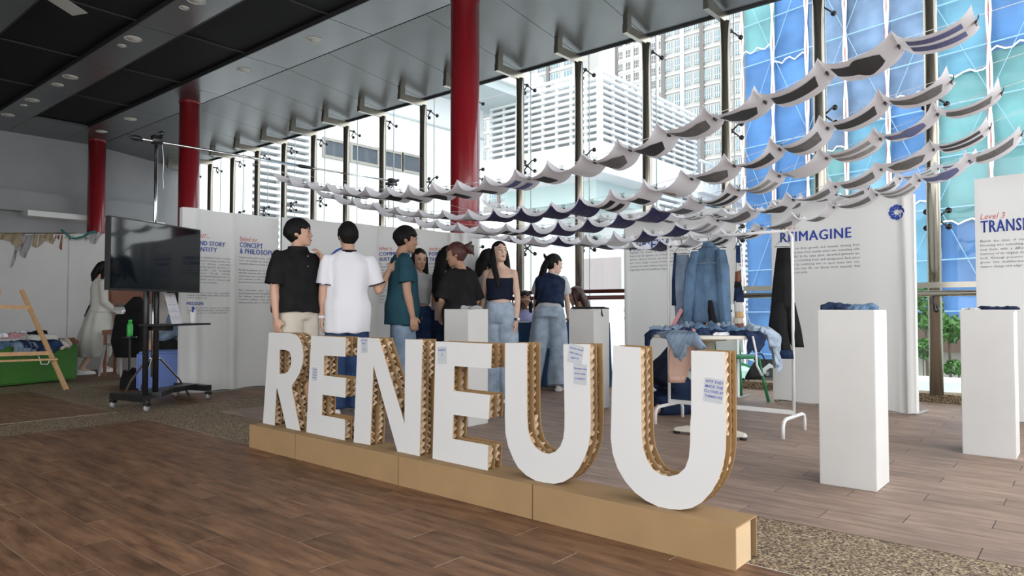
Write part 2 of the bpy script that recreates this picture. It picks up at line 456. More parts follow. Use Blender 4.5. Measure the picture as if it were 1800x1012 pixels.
for (x0, x1, y0, y1, ay, ax, sh, mt, gr) in regions:
    MB().bx(x0, x1, y0, y1, -0.02, -0.0012).build('joint_bed', gr, floor_bed)
    k0 = math.floor((y0 - ay) / PW); k1 = math.ceil((y1 - ay) / PW)
    for k in range(k0, k1):
        ya, yb = max(ay + k * PW, y0), min(ay + (k + 1) * PW, y1)
        if yb - ya < 0.012: continue
        off = ax + sh * k
        i0 = math.floor((x0 - off) / PL); i1 = math.ceil((x1 - off) / PL)
        for i in range(i0, i1):
            xa, xb = max(off + i * PL, x0), min(off + (i + 1) * PL, x1)
            if xb - xa < 0.012: continue
            cells.append((xa, xb, ya, yb, mt))
def in_view(x, y, z=0.0, mrg=60):
    v = np.array([x, y, z]) - _C; d = v @ _F
    if d < 0.3: return None
    px, py = CX + FPX * (v @ _R) / d, CY - FPX * (v @ _U) / d
    return d if -mrg < px < 1800 + mrg and -mrg < py < 1012 + mrg else None
def cell_d(c):
    ds = [in_view(x, y) for x in (c[0], (c[0] + c[1]) / 2, c[1]) for y in (c[2], c[3])]
    ds = [d for d in ds if d]
    return min(ds) if ds else 1e9
cells.sort(key=cell_d)
pm = {}
rest = {'plank_warm': MB(), 'plank_cool': MB()}
G, GY = 0.0021, 0.0013
for n, (xa, xb, ya, yb, mt) in enumerate(cells):
    w, h = xb - xa, yb - ya
    if n < 300 and cell_d(cells[n]) < 1e8:
        key = (round(w, 3), round(h, 3), mt)
        if key not in pm:
            pm[key] = MB().bx(-w / 2 + G, w / 2 - G, -h / 2 + GY, h / 2 - GY, -0.016, 0.0).mesh('plank', mt)
        link('plank', pm[key], floor_bed, ((xa + xb) / 2, (ya + yb) / 2, 0))
    else:
        rest[mt].bx(xa + G, xb - G, ya + GY, yb - GY, -0.016, 0.0)
for mt, mb in rest.items():
    o = mb.build('plank_field', mt, floor_bed); o['kind'] = 'stuff'

# ================================================================== CEILING
ZC = 4.84; YS = 6.18; YE = 8.16; ZE = 4.60; CX0, CX1, CY0 = -18.3, 1.6, -5.0
ceil_ = MB().bx(CX0, CX1, CY0, YE, 5.0, 5.3).build('ceiling', 'trim_dark')  # unseen roof slab, added to block light; right end cut short to admit more
struct(ceil_, 'suspended ceiling of grey metal strips and black panels')
PX = 2.17; xs = [-7.8 + PX * k for k in range(-5, 6)]
xs = [CX0] + [x for x in xs if CX0 + 0.3 < x < CX1 - 0.2] + [CX1]
strips = [(-5.0, -3.5, 'k'), (-3.5, -2.9, 'g'), (-2.9, -0.5, 'k'), (-0.5, 0.05, 'g'), (0.05, 1.1, 'k'), (1.1, 1.65, 'g'), (1.65, 2.2, 'k'), (2.2, 2.75, 'g'), (2.75, 3.87, 'k'), (3.87, 4.42, 'g'), (4.42, 5.45, 'k'), (5.45, YS, 'g')]
for y0, y1, kd in strips:
    for a, b in zip(xs[:-1], xs[1:]):
        g = 0.006
        if kd == 'g' or a < -16.6:
            MB().bx(a + g, b - g, y0 + 0.004, y1 - 0.004, ZC, ZC + 0.05).build('metal_panel', 'ceiling_metal', ceil_)
        else:
            MB().bx(a + 0.008, b - 0.008, y0 + 0.015, y1 - 0.015, ZC + 0.06, ZC + 0.09).build('mesh_panel', 'ceiling_black', ceil_)
            fr = MB(); fr.bx(a, b, y0, y0 + 0.015, ZC - 0.005, ZC + 0.1); fr.bx(a, b, y1 - 0.015, y1, ZC - 0.005, ZC + 0.1)
            fr.bx(b - 0.008, b + 0.008, y0 + 0.015, y1 - 0.015, ZC + 0.04, ZC + 0.1)
            fr.build('panel_frame', 'trim_dark', ceil_)
xs2 = [-7.8 + PX / 2 * k for k in range(-9, 11)]
xs2 = [CX0] + [x for x in xs2 if CX0 + 0.2 < x < CX1 - 0.1] + [CX1]
sl = (ZE - ZC) / (YE - YS)
for a, b in zip(xs2[:-1], xs2[1:]):
    g = 0.004; z0, z1 = ZC - 0.004, ZE
    MB().add([(a + g, YS + 0.012, z0), (b - g, YS + 0.012, z0), (b - g, YE, z1), (a + g, YE, z1),
              (a + g, YS + 0.012, z0 + .05), (b - g, YS + 0.012, z0 + .05), (b - g, YE, z1 + .05), (a + g, YE, z1 + .05)],
             [(0, 3, 2, 1), (4, 5, 6, 7), (0, 1, 5, 4), (1, 2, 6, 5), (2, 3, 7, 6), (3, 0, 4, 7)]).build('sloped_panel', 'ceiling_metal', ceil_)
MB().bx(CX0, CX1, YE, YE + 0.03, ZE - 0.03, 5.3).build('edge_trim', 'trim_dark', ceil_)
MB().bx(CX0, CX1, YS - 0.003, YS + 0.012, ZC + 0.002, ZC + 0.04).build('seam_trim', 'ceiling_black', ceil_)

def downlight(x, y, z, r, label, tilt=0.0):
    t = thing('downlight', label, 'downlight', (x, y, z), 0, 'recessed ceiling downlights')
    t.rotation_euler = (tilt, 0, 0)
    MB().lathe([(r * 0.82, 0.0), (r * 0.86, -0.008), (r, -0.010), (r * 1.02, -0.004), (r * 1.02, 0.004)], n=20).build('rim', 'light_cover', t, True)
    MB().lathe([(0.001, -0.003), (r * 0.8, -0.005), (r * 0.8, 0.003)], n=20).build('diffuser', 'light_cover', t, True)
big = [-8.62, -10.55, -13.1, -15.1, -16.63]
for i, x in enumerate(big):
    downlight(x, 4.04, ZC, 0.115, f'{ordinal(i)} large round downlight from the right along the middle ceiling strip')
for i, x in enumerate([-8.95, -10.95, -13.72, -15.6]):
    downlight(x, 4.04, ZC, 0.06 if i != 2 else 0.09, f'{ordinal(i)} small round fitting from the right along the middle ceiling strip')
for i, x in enumerate([-8.59, -10.55, -15.07, -16.63]):
    downlight(x, 5.75, ZC, 0.115, f'{ordinal(i)} large round downlight from the right along the window side ceiling strip')
for i, x in enumerate([-8.73, -11.45, -16.8]):
    downlight(x, 6.36, ZC - 0.012, 0.06, f'{ordinal(i)} small round fitting from the right on the sloped ceiling', -math.atan(sl) * -1)
# ceiling fan, one blade of which dips into the frame
fan = thing('ceiling_fan', 'pale ceiling fan hanging below the black ceiling panels at the top left corner', 'ceiling fan', (-8.0, 2.05, 4.2))
MB().lathe([(0.02, 0.62), (0.02, 0.1), (0.10, 0.08), (0.13, 0.0), (0.12, -0.08), (0.02, -0.1)], n=20).build('motor', 'fan_white', fan, True)
for k in range(3):
    a = math.radians(128 + 120 * k); mb = MB()
    P = []
    for i in range(8):
        t = i / 7; r0 = 0.12 + 0.72 * t; w = 0.035 + 0.05 * min(1, t * 3)
        P.append([(r0, -w, 0.012), (r0, w, -0.012), (r0, w, -0.018), (r0, -w, 0.006)])
    mb.rings(P)
    mb.xform(lambda p: (p[0] * math.cos(a) - p[1] * math.sin(a), p[0] * math.sin(a) + p[1] * math.cos(a), p[2]))
    mb.build('blade', 'fan_white', fan)

# ================================================================== WALLS, COLUMNS
w = MB().bx(-18.5, -18.2, -5, 8.6, 0, 5.2).build('wall_left', 'wall_paint'); struct(w, 'grey painted end wall at the far left')
MB().bx(-18.2, -17.7, 4.7, 7.6, 2.98, 3.10).build('ledge', 'wall_white', w)
MB().bx(-18.2, -18.0, 4.2, 7.6, 3.10, 3.55).build('bulkhead', 'wall_paint', w)
wb = MB().bx(-18.5, -6.5, -5.3, -5.0, 0, 5.2).build('light_block_wall', 'wall_paint'); struct(wb, 'unseen grey wall added behind the viewpoint to limit the light')  # out of view; added to cut light from behind, stops short to leave an opening
def column(px, y, label):
    x = on_y(px, 300, y)[0]
    c = thing('red_column', label, 'column', (x, y, 0), 0, 'red columns')
    MB().lathe([(0.18, 0.0), (0.18, 4.86)], n=40).build('shaft', 'red_paint', c, True)
    MB().lathe([(0.186, 4.80), (0.186, 4.86)], n=40).build('collar', 'red_paint', c, True)
column(170, 6.0, 'round red column farthest left, rising behind the screen stand')
column(332, 6.0, 'round red column behind the left edge of the cloth banner wall')
column(817, 6.2, 'thick round red column in the middle of the window wall')

# ================================================================== WINDOW WALL
win = empty_struct('window_1', 'tall point-fixed glass wall on round steel posts')
YP, YG = 8.1, 8.36
SPX = 0.1337 * YP
postx = [YP * (-0.155 - 0.1337 * k) for k in range(-3, 17)]
post_m = MB().lathe([(0.062, 0.09), (0.062, 4.46), (0.03, 4.47)], n=24).mesh('post', 'steel', True)
arm = MB(); arm.bx(-0.03, 0.03, 7.56 - YP, 0.05, 4.44, 4.55)
arm_m = arm.mesh('bracket_arm', 'steel')
plate = MB(); plate.bx(-0.032, 0.032, 7.56 - YP, 7.66 - YP, 4.55, 4.70); plate.bx(-0.034, 0.034, 7.55 - YP, 7.56 - YP, 4.44, 4.55)
plate_m = plate.mesh('hanger_plate', 'steel')
def spider(down, up):
    mb = MB()
    mb.tube([(0, 0.05, 0), (0, 0.17, 0)], 0.014, 8)
    mb.ell((0, 0.17, 0), (0.028, 0.028, 0.028), 8, 6)
    for sx in (-1, 1):
        for sz in ([1] if up else []) + ([-1] if down else []):
            mb.tube([(0, 0.17, 0), (sx * 0.085, 0.185, sz * 0.075), (sx * 0.10, 0.225, sz * 0.085)], 0.010, 6)
            c = (sx * 0.10, 0.232, sz * 0.085)
            mb.tube([(c[0], 0.225, c[2]), (c[0], 0.245, c[2])], 0.030, 12)
    return mb.mesh('spider_fitting', 'steel_dark', True)
sp_full, sp_down = spider(True, True), spider(True, False)
levels = [4.40, 3.15, 1.88]
for x in postx:
    link('post', post_m, win, (x, YP, 0))
    link('bracket_arm', arm_m, win, (x, YP, 0))
    link('hanger_plate', plate_m, win, (x, YP, 0))
    for z in levels:
        link('spider_fitting', sp_down if z > 4 else sp_full, win, (x, YP, z))
zl = [0.09, 0.62, 1.88, 3.15, 4.40, 5.6]
pane_meshes = [MB().bx(-SPX / 2 + 0.006, SPX / 2 - 0.006, -0.006, 0.006, a + 0.006, b - 0.006).mesh('glass_pane', 'glass') for a, b in zip(zl[:-1], zl[1:])]
gask_m = MB().bx(-0.005, 0.005, -0.007, 0.007, 0.09, 5.6).mesh('gasket', 'building_shade')
for x in postx:
    link('gasket', gask_m, win, (x, YG, 0))
    for pmesh in pane_meshes:
        link('glass_pane', pmesh, win, (x - SPX / 2, YG, 0))
for x0, x1 in ((postx[-1] - 0.3, 3.0),):
    MB().bx(x0, x1, 8.19, 8.46, -0.02, 0.088).build('curb', 'pebble', win)
    MB().bx(x0, -4.2, 7.93, 7.98, 1.165, 1.215).build('handrail_bar', 'handrail_red', win)
    MB().tube([(x0, 7.90, 1.105), (-4.2, 7.90, 1.105)], 0.028, 12).build('handrail_pipe', 'handrail_red', win, True)
    MB().bx(-4.2, x1, 7.93, 7.98, 1.16, 1.215).build('handrail_bar', 'steel', win)
    MB().tube([(-4.2, 7.90, 1.105), (x1, 7.90, 1.105)], 0.030, 12).build('handrail_pipe', 'steel', win, True)
hook = MB().tube([(0, -0.20, -0.02), (0, -0.20, -0.10), (0, -0.17, -0.15), (0, -0.12, -0.16), (0, -0.06, -0.16)], 0.012, 8).ell((0, -0.06, -0.16), (0.03, 0.02, 0.03), 10, 6).mesh('rail_bracket', 'steel_dark', True)
for x in postx:
    link('rail_bracket', hook, win, (x + 0.02, YP, 1.105))
# ================================================================== OUTSIDE
grd = MB().bx(-150, 120, 8.6, 220, -6.0, -5.5).build('street_ground', 'concrete'); struct(grd, 'paved ground outside the window wall')

# ---- white podium building, L shaped: wing along y at x = WX, front face at y = FY, corner at x = KX
WX, FY, KX = -22.0, 24.0, -15.5
pod = thing('podium_building', 'white low-rise building with louvred screens directly outside the glass wall', 'building', (0, 0, 0))
def onwing(px, py): return on_x(px, py, WX)
def onfront(px, py): return on_y(px, py, FY)
def onside(px, py): return on_x(px, py, KX)
MB().bx(WX - 12, WX, 9.5, FY, -5.5, 11.2).build('wing_wall', 'building_white', pod)
# four windows in the wing
for i, (a, b) in enumerate(((570, 606), (618, 662), (668, 704), (708, 745))):
    ys = lambda x: (246 + (x - 570) * 0.188, 272 + (x - 570) * 0.188)
    p0 = onwing(a, ys(a)[0]); p1 = onwing(b, ys(b)[1]); p2 = onwing(a, ys(a)[1])
    y0, y1, z1, z0 = p0[1], p1[1], p0[2], p2[2]
    fr = MB()
    for q in ((y0 - .1, y0, z0 - .1, z1 + .1), (y1, y1 + .1, z0 - .1, z1 + .1), (y0, y1, z1, z1 + .1), (y0, y1, z0 - .1, z0)):
        fr.bx(WX, WX + 0.08, q[0], q[1], q[2], q[3])
    wo = fr.build('window', 'beige_wall', pod)
    MB().bx(WX - 0.02, WX + 0.03, y0, y1, z0, z1).build('pane', 'window_dark', wo)
# louvre block on the wing (screen pixels 430-530)
a0, a1 = onwing(432, 300)[1], onwing(536, 300)[1]
zt = 7.9
MB().bx(WX - .1, WX + 0.05, a0, a1, -1, zt).build('louvre_backing', 'louver_back', pod)
for i in range(34):
    z = zt - 0.14 - i * 0.235
    MB().bx(WX + 0.05, WX + 0.35, a0, a1, z, z + 0.10).build('louvre_slat', 'building_white', pod)
for yy in (a0, (a0 + a1) / 2, a1):
    MB().bx(WX + 0.05, WX + 0.36, yy - 0.04, yy + 0.04, -1, zt).build('louvre_post', 'building_white', pod)
# roof overhang of the wing
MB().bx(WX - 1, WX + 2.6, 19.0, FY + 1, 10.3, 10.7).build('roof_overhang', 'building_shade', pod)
MB().bx(WX - 1, WX + 2.8, 18.9, FY + 1, 10.7, 11.5).build('roof_fascia', 'building_white', pod)
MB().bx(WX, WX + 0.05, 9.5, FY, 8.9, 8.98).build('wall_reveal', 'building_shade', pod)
# front face block
zb = 7.9
MB().bx(WX, KX - .3, FY + 0.5, FY + 10, zb, 10.6).build('upper_wall', 'louver_back', pod)
MB().bx(WX - 0.0, KX, FY, FY + 16, zb - 1.3, zb).build('slab_band', 'building_white', pod)
MB().bx(WX, KX - 1.2, FY + 1.5, FY + 14, zb - 2.2, zb - 1.3).build('slab_recess', 'soffit_teal', pod)
MB().bx(WX, KX - 4.2, FY + 2.5, FY + 14, -5.5, zb - 2.2).build('lower_wall', 'building_white', pod)
MB().bx(KX - 4.2, KX - 0.3, FY + 5.0, FY + 14, -5.5, zb - 2.2).build('recessed_wall', 'building_white', pod)
for i, (x0, x1, z0, z1) in enumerate(((KX - 4.0, KX - 3.2, 1.6, 4.6), (KX - 2.9, KX - 2.0, 1.4, 4.4), (KX - 1.6, KX - 0.7, 1.4, 4.4))):
    fr = MB().bx(x0, x1, FY + 4.9, FY + 5.0, z0, z1).build('window', 'building_shade', pod)
    MB().bx(x0 + .12, x1 - .12, FY + 4.85, FY + 4.92, z0 + .12, (z0 + z1) / 2 - .06).build('pane', 'window_dark', fr)
    MB().bx(x0 + .12, x1 - .12, FY + 4.85, FY + 4.92, (z0 + z1) / 2 + .06, z1 - .12).build('pane', 'window_dark', fr)
# louvre screens on front and side of the upper floor
for i in range(17):
    z = zb + 0.15 + i * 0.27
    if z < 10.85:
        MB().bx(WX + 0.4, KX, FY - 0.02, FY + 0.10, z, z + 0.12).build('louvre_slat', 'building_white', pod)
        MB().bx(KX - 0.10, KX + 0.02, FY + 0.1, FY + 9, z, z + 0.12).build('louvre_slat', 'building_white', pod)
for x in np.linspace(WX + 0.4, KX - .05, 9):
    MB().bx(x - 0.06, x + 0.06, FY + 0.1, FY + 0.2, zb, 10.95).build('louvre_post', 'building_white', pod)
for y in np.linspace(FY + 0.1, FY + 9, 9):
    MB().bx(KX - 0.2, KX - 0.1, y - 0.06, y + 0.06, zb, 10.95).build('louvre_post', 'building_white', pod)
# side terrace with railing and louvred plant room further back
MB().bx(KX - 3, KX + 0.3, FY + 9, FY + 22, zb - 1.0, zb - 0.6).build('terrace_slab', 'building_white', pod)
for i in range(22):
    y = FY + 9.2 + i * 0.58
    MB().bx(KX + 0.14, KX + 0.2, y - 0.045, y + 0.045, zb - 0.6, zb + 0.55).build('railing_bar', 'building_white', pod)
MB().bx(KX + 0.1, KX + 0.24, FY + 9, FY + 22, zb + 0.55, zb + 0.66).build('railing_rail', 'building_white', pod)
MB().bx(KX - 3, KX - 0.5, FY + 6, FY + 22, -5.5, zb - 1.0).build('plant_room', 'louver_back', pod)
for i in range(20):
    z = zb - 1.35 - i * 0.30
    MB().bx(KX - 0.5, KX - 0.25, FY + 5.4, FY + 22, z, z + 0.15).build('louvre_slat', 'building_white', pod)
for y in np.linspace(FY + 5.4, FY + 22, 8):
    MB().bx(KX - 0.5, KX - 0.24, y - 0.05, y + 0.05, 0, zb - 1.0).build('louvre_post', 'building_white', pod)
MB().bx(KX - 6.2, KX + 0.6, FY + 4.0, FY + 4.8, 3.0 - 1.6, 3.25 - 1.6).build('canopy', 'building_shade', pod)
lw = MB().bx(KX - 5.5, KX + 0.4, FY - 6.2, FY - 6.0, -5.5, 1.15).build('boundary_wall', 'building_white', pod)
_a, _b, _c = on_y(1024, 455, 15.0), on_y(1088, 455, 15.0), on_y(1024, 511, 15.0)
MB().bx(_a[0] - 3.5, _b[0] + 1.2, 15.1, 15.4, -5.5, _a[2] + 0.35).build('garden_wall', 'building_white', pod)
pk = MB().bx(_a[0], _b[0], 15.02, 15.10, _c[2], _a[2]).build('pink_hoarding', 'pink_panel'); tag(pk, 'dull pink flat hoarding panel seen through the glass beside the level one banner', 'panel')

# ---- condominium towers
def tower(name, label, x0, x1, y, zb_, zt_, cols, floor_h, wall, sidew, wincol):
    t = thing(name, label, 'building', (0, 0, 0))
    MB().bx(x0, x1, y, y + 8, zb_, zt_).build('wall', wall, t)
    nfl = int((zt_ - zb_) / floor_h)
    cw = (x1 - x0) / cols
    wm = MB().bx(-cw * 0.30, cw * 0.30, -0.12, 0.02, 0.75, floor_h - 0.55).mesh('window', wincol)
    mm = MB(); 
    for q in (-0.31, -0.10, 0.10, 0.31): mm.bx(q * cw - 0.07, q * cw + 0.07, -0.2, 0.0, 0.7, floor_h - 0.5)
    mm.bx(-cw * 0.33, cw * 0.33, -0.2, 0.0, 1.25, 1.4)
    fm = mm.mesh('window_frame', 'tower_frame')
    n = 0
    for k in range(nfl):
        z = zb_ + k * floor_h
        MB().bx(x0, x1, y - 0.22, y, z - 0.12, z + 0.16).build('floor_band', 'tower_frame', t)
        for c in range(cols):
            if n >= 290: break
            wo = link('window', wm, t, (x0 + cw * (c + 0.5), y, z)); n += 1
            link('window_frame', fm, wo)
    for c in range(0, cols + 1, 2):
        MB().bx(x0 + cw * c - 0.35, x0 + cw * c + 0.35, y - 0.35, y, zb_, zt_).build('pier', 'tower_grey' if c % 4 == 0 else 'tower_frame', t)
    return t
Yt = 105.0
tx = lambda px, Y: on_y(px, 300, Y)[0]
tower('condominium_tower', 'tall pale condominium tower with teal windows behind the louvred building, left one', tx(800, Yt), tx(1012, Yt), Yt, 22, 62, 10, 3.0, 'tower_white', 'tower_white', 'window_pale')
tower('condominium_tower', 'tall pale condominium tower with teal windows right behind the roof terrace railing', tx(1168, Yt), tx(1330, Yt), Yt, 16, 58, 9, 3.0, 'tower_white', 'tower_white', 'window_pale')
t3 = tower('condominium_tower', 'narrow white condominium tower standing between the two wider ones', tx(1085, Yt + 40), tx(1172, Yt + 40), Yt + 40, 40, 88, 6, 3.0, 'building_white', 'tower_white', 'tower_grey')

# ---- building under scaffold netting (its own axis, nearer at the right)
SD = np.array([-0.979, 0.2045, 0.0])      # direction along the facade, leftwards and away
S0 = on_d(1500, 543, 30.0); S0[2] = 0
SN = np.array([0.2045, 0.979, 0.0]) * -1  # outward normal, towards the viewer
def scaf_u(px, py=300):
    p = on_plane(px, py, S0, SN); return float(np.dot(p - S0, SD)), float(p[2])
def SP(u, d, z): return tuple(S0 + SD * u + SN * d + np.array([0, 0, z]))
scb = thing('scaffolded_building', 'tall building under blue and teal scaffold netting outside on the right', 'building', (0, 0, 0))
def sbox(name, u0, u1, d0, d1, z0, z1, m, parent=None):
    P = [SP(u0, d0, z0), SP(u1, d0, z0), SP(u1, d1, z0), SP(u0, d1, z0), SP(u0, d0, z1), SP(u1, d0, z1), SP(u1, d1, z1), SP(u0, d1, z1)]
    return MB().add(P, [(0, 3, 2, 1), (4, 5, 6, 7), (0, 1, 5, 4), (1, 2, 6, 5), (2, 3, 7, 6), (3, 0, 4, 7)]).build(name, m, parent or scb)
ropes_px = [1312, 1366, 1426, 1494, 1568, 1652, 1748, 1858, 1990]
us = [scaf_u(p)[0] for p in ropes_px]
sbox('wall', us[-1], us[0] - 0.3, -8, -1.2, -6, 30, 'net_grey')
for k in range(12):
    z = -3 + k * 2.9
    sbox('floor_slab', us[-1], us[0], -1.2, -0.7, z, z + 0.5, 'scaffold_pale')
cells_n = [  # netting panel colour per bay, from the top row down: z range, material
    [(13.5, 30, 'net_teal'), (-4, 13.5, 'net_blue')],
    [(12.6, 30, 'net_blue'), (-4, 12.6, 'net_blue')],
    [(8.0, 30, 'net_grey'), (2.5, 8.0, 'net_teal'), (-4, 2.5, 'net_blue')],
    [(8.9, 30, 'net_grey'), (4.2, 8.9, 'net_cyan'), (-4, 4.2, 'net_blue')],
    [(9.6, 30, 'net_grey'), (5.2, 9.6, 'net_blue'), (-4, 5.2, 'net_cyan')],
    [(10.0, 30, 'net_cyan'), (4.3, 10.0, 'net_teal'), (-4, 4.3, 'net_blue')],
    [(10.6, 30, 'net_blue'), (4.6, 10.6, 'net_teal'), (-4, 4.6, 'net_blue')],
    [(10.6, 30, 'net_cyan'), (4.6, 10.6, 'net_teal'), (-4, 4.6, 'net_blue')]]
for i, bay in enumerate(cells_n):
    u0, u1 = us[i], us[i + 1]
    for (z0, z1, m_) in bay:
        P = []
        for a in range(9):
            row = []
            for b in range(13):
                u = u0 + (u1 - u0) * b / 12; z = z0 + (z1 - z0) * a / 8
                bul = 0.10 * math.sin(math.pi * b / 12) + 0.05 * math.sin(a * 1.7 + i * 2.1 + b * 0.6)
                row.append(SP(u, bul, z))
            P.append(row)
        MB().grid(P).build('netting_panel', m_, scb, True)
        MB().tube([SP(u0 + (u1 - u0) * t / 8, 0.22 + 0.05 * math.sin(t * 2.2), z0 + 0.10 * math.sin(t * 1.9 + i)) for t in range(9)], 0.035, 5).build('netting_rope', 'rope_white', scb)
for i, u in enumerate(us):
    for s_ in (-1, 1):
        MB().tube([SP(u + s_ * 0.07 * math.sin(t * 0.9 + i), 0.28, -4 + t * 0.7) for t in range(48)], 0.045, 5).build('netting_rope', 'rope_white', scb)
    MB().tube([SP(u + 0.05, 0.22, -4 + t * 2.0) for t in range(17)], 0.06, 5).build('netting_rope', 'rope_red', scb)
for k in range(15):
    z = -3.2 + k * 2.0
    MB().tube([SP(us[0], 0.26, z), SP(us[-1], 0.26, z + 0.1)], 0.028, 5).build('scaffold_tube', 'scaffold_pale', scb)
for i in range(8):
    for k in range(7):
        z = -3 + k * 4.0
        a, b = (us[i], us[i + 1]) if (i + k) % 2 else (us[i + 1], us[i])
        MB().tube([SP(a, 0.25, z), SP(b, 0.25, z + 4.0)], 0.014, 4).build('scaffold_brace', 'scaffold_pale', scb)

# ---- planting and low roofs right outside
low = thing('low_pavilion', 'low beige pavilion with a brown roof below the netting outside', 'building', (0, 0, 0))
pa = on_d(1655, 600, 17)
MB().box((pa[0] + 2, pa[1] + 1, -2.78), (9, 1.6, 5.4), 0.1).build('wall', 'beige_wall', low)
MB().box((pa[0] + 2, pa[1] + 0.8, 0.22), (10, 2.2, 0.6), 0.1).build('roof', 'brown_roof', low)
ld = MB().bx(-9, 3, 9.6, 10.4, -5.5, 0.08).build('planter_ledge', 'ledge_pale'); tag(ld, 'long pale green planter ledge outside at floor level', 'ledge')
def shrub(name, label, cat, c, r, n, leafm, trunk=None, group=None, ls=0.06):
    t = thing(name, label, cat, (c[0], c[1], trunk[1] if trunk else c[2] - r[2]), 0, group)
    base = (c[0], c[1], trunk[1] if trunk else c[2] - r[2])
    mb = MB(); rg = np.random.default_rng(int(abs(c[0]) * 1000) % 9999)
    for i in range(n):
        d = rg.normal(size=3); d /= np.linalg.norm(d); q = rg.uniform(0.35, 1.0) ** 0.5
        p = np.array(r) * d * q + np.array(c) - np.array(base)
        a = rg.normal(size=3); a /= np.linalg.norm(a); b = np.cross(a, rg.normal(size=3)); b /= np.linalg.norm(b)
        s_ = ls * rg.uniform(0.7, 1.4)
        mb.add([p - a * s_, p + b * s_ * 0.4, p + a * s_, p - b * s_ * 0.4], [(0, 1, 2, 3)])
    o = mb.build('foliage', leafm, t); o['kind'] = 'stuff'
    st = MB()
    if trunk: st.tube([(0, 0, 0), (0.05, 0.02, (c[2] - trunk[1]) * 0.5), (0, 0, c[2] - trunk[1])], [trunk[0], trunk[0] * 0.8, trunk[0] * 0.4], 6)
    else: st.tube([(0, 0, 0), (0, 0, r[2])], 0.02, 5)
    st.build('trunk', 'bark', t)
p = on_d(1626, 520, 12); shrub('small_tree', 'small green leafy tree just outside the glass beside the reimagine banner', 'tree', (p[0], p[1], 0.98), (0.27, 0.3, 0.42), 420, 'leaf', (0.05, -5.5), ls=0.075)
p = on_d(1668, 590, 12.5); shrub('small_tree', 'low bushy tree behind the steel post at the right side of the glass wall', 'tree', (p[0], p[1], 0.60), (0.30, 0.3, 0.24), 300, 'leaf', (0.05, -5.5), ls=0.075)
p = on_d(1685, 650, 11.5); shrub('low_shrub', 'bright green low shrub outside above the pale ledge', 'shrub', (p[0], p[1], -0.02), (0.28, 0.25, 0.12), 300, 'leaf', (0.03, -5.5), ls=0.05)
p = on_d(1622, 620, 11.0); shrub('low_shrub', 'light green leafy shrub at the foot of the small tree outside', 'shrub', (p[0], p[1], 0.32), (0.12, 0.15, 0.17), 180, 'leaf', (0.02, -5.5), ls=0.05)
# sloping green glass balustrade outside the middle of the window wall
gb = thing('glass_balustrade', 'sloping green glass balustrade with pale rail outside behind the clothes table', 'balustrade', (0, 0, 0))
a_, b_ = on_y(1098, 545, 9.3), on_y(1400, 660, 9.3)
MB().beam(a_, b_, 0.05, 0.05).build('rail', 'ledge_pale', gb)
MB().beam(a_ - np.array([0, 0, 0.12]), b_ - np.array([0, 0, 0.12]), 0.03, 0.03).build('rail', 'green_metal', gb)
MB().add([a_ - np.array([0, 0, .1]), b_ - np.array([0, 0, .1]), b_ - np.array([0, 0, 1.1]), a_ - np.array([0, 0, 1.1])], [(0, 1, 2, 3)]).build('pane', 'green_glass', gb)
# ================================================================== CARDBOARD PLINTH AND LETTERS
PT = 0.156
def yf(x): return 2.6 - 0.0222 * (x + 4.463)      # front plane of the letters (row is turned very slightly)
def ypf(x): return 2.512 - 0.0115 * (x + 4.49)    # front of the plinth
pl = thing('cardboard_plinth', 'long low brown cardboard plinth carrying the big letters', 'plinth', (-2.75, 2.6, 0))
seams = [-4.49, -3.915, -2.909, -1.974, -1.02]
for a, b in zip(seams[:-1], seams[1:]):
    ya, yb = ypf(a) - 2.6, ypf(b) - 2.6; a -= -2.75; b -= -2.75; g = 0.003; t = 0.006; dp = 0.205
    a += g; b -= g
    def q(x, y, z): return (x, (ya + (yb - ya) * (x - a) / (b - a)) + y, z)
    mb = MB()
    for (y0, y1, z0, z1) in ((0, t, 0.0, PT), (t, dp - t, PT - t, PT), (dp - t, dp, 0.0, PT)):
        P = [q(a, y0, z0), q(b, y0, z0), q(b, y1, z0), q(a, y1, z0), q(a, y0, z1), q(b, y0, z1), q(b, y1, z1), q(a, y1, z1)]
        mb.add(P, [(0, 3, 2, 1), (4, 5, 6, 7), (0, 1, 5, 4), (1, 2, 6, 5), (2, 3, 7, 6), (3, 0, 4, 7)])
    mb.build('box_panel', 'cardboard', pl)
e = MB(); xe = -1.02 + 2.75; y0 = ypf(-1.02) - 2.6
e.bx(xe - 0.012, xe - 0.006, y0 + 0.006, y0 + 0.150, 0.001, PT - 0.006)
e.build('end_flap', 'cardboard_light', pl)
MB().bx(-4.49 + 2.75 + 0.006, -4.49 + 2.75 + 0.012, ypf(-4.49) - 2.6 + 0.006, ypf(-4.49) - 2.6 + 0.199, 0.001, PT - 0.006).build('end_flap', 'cardboard', pl)

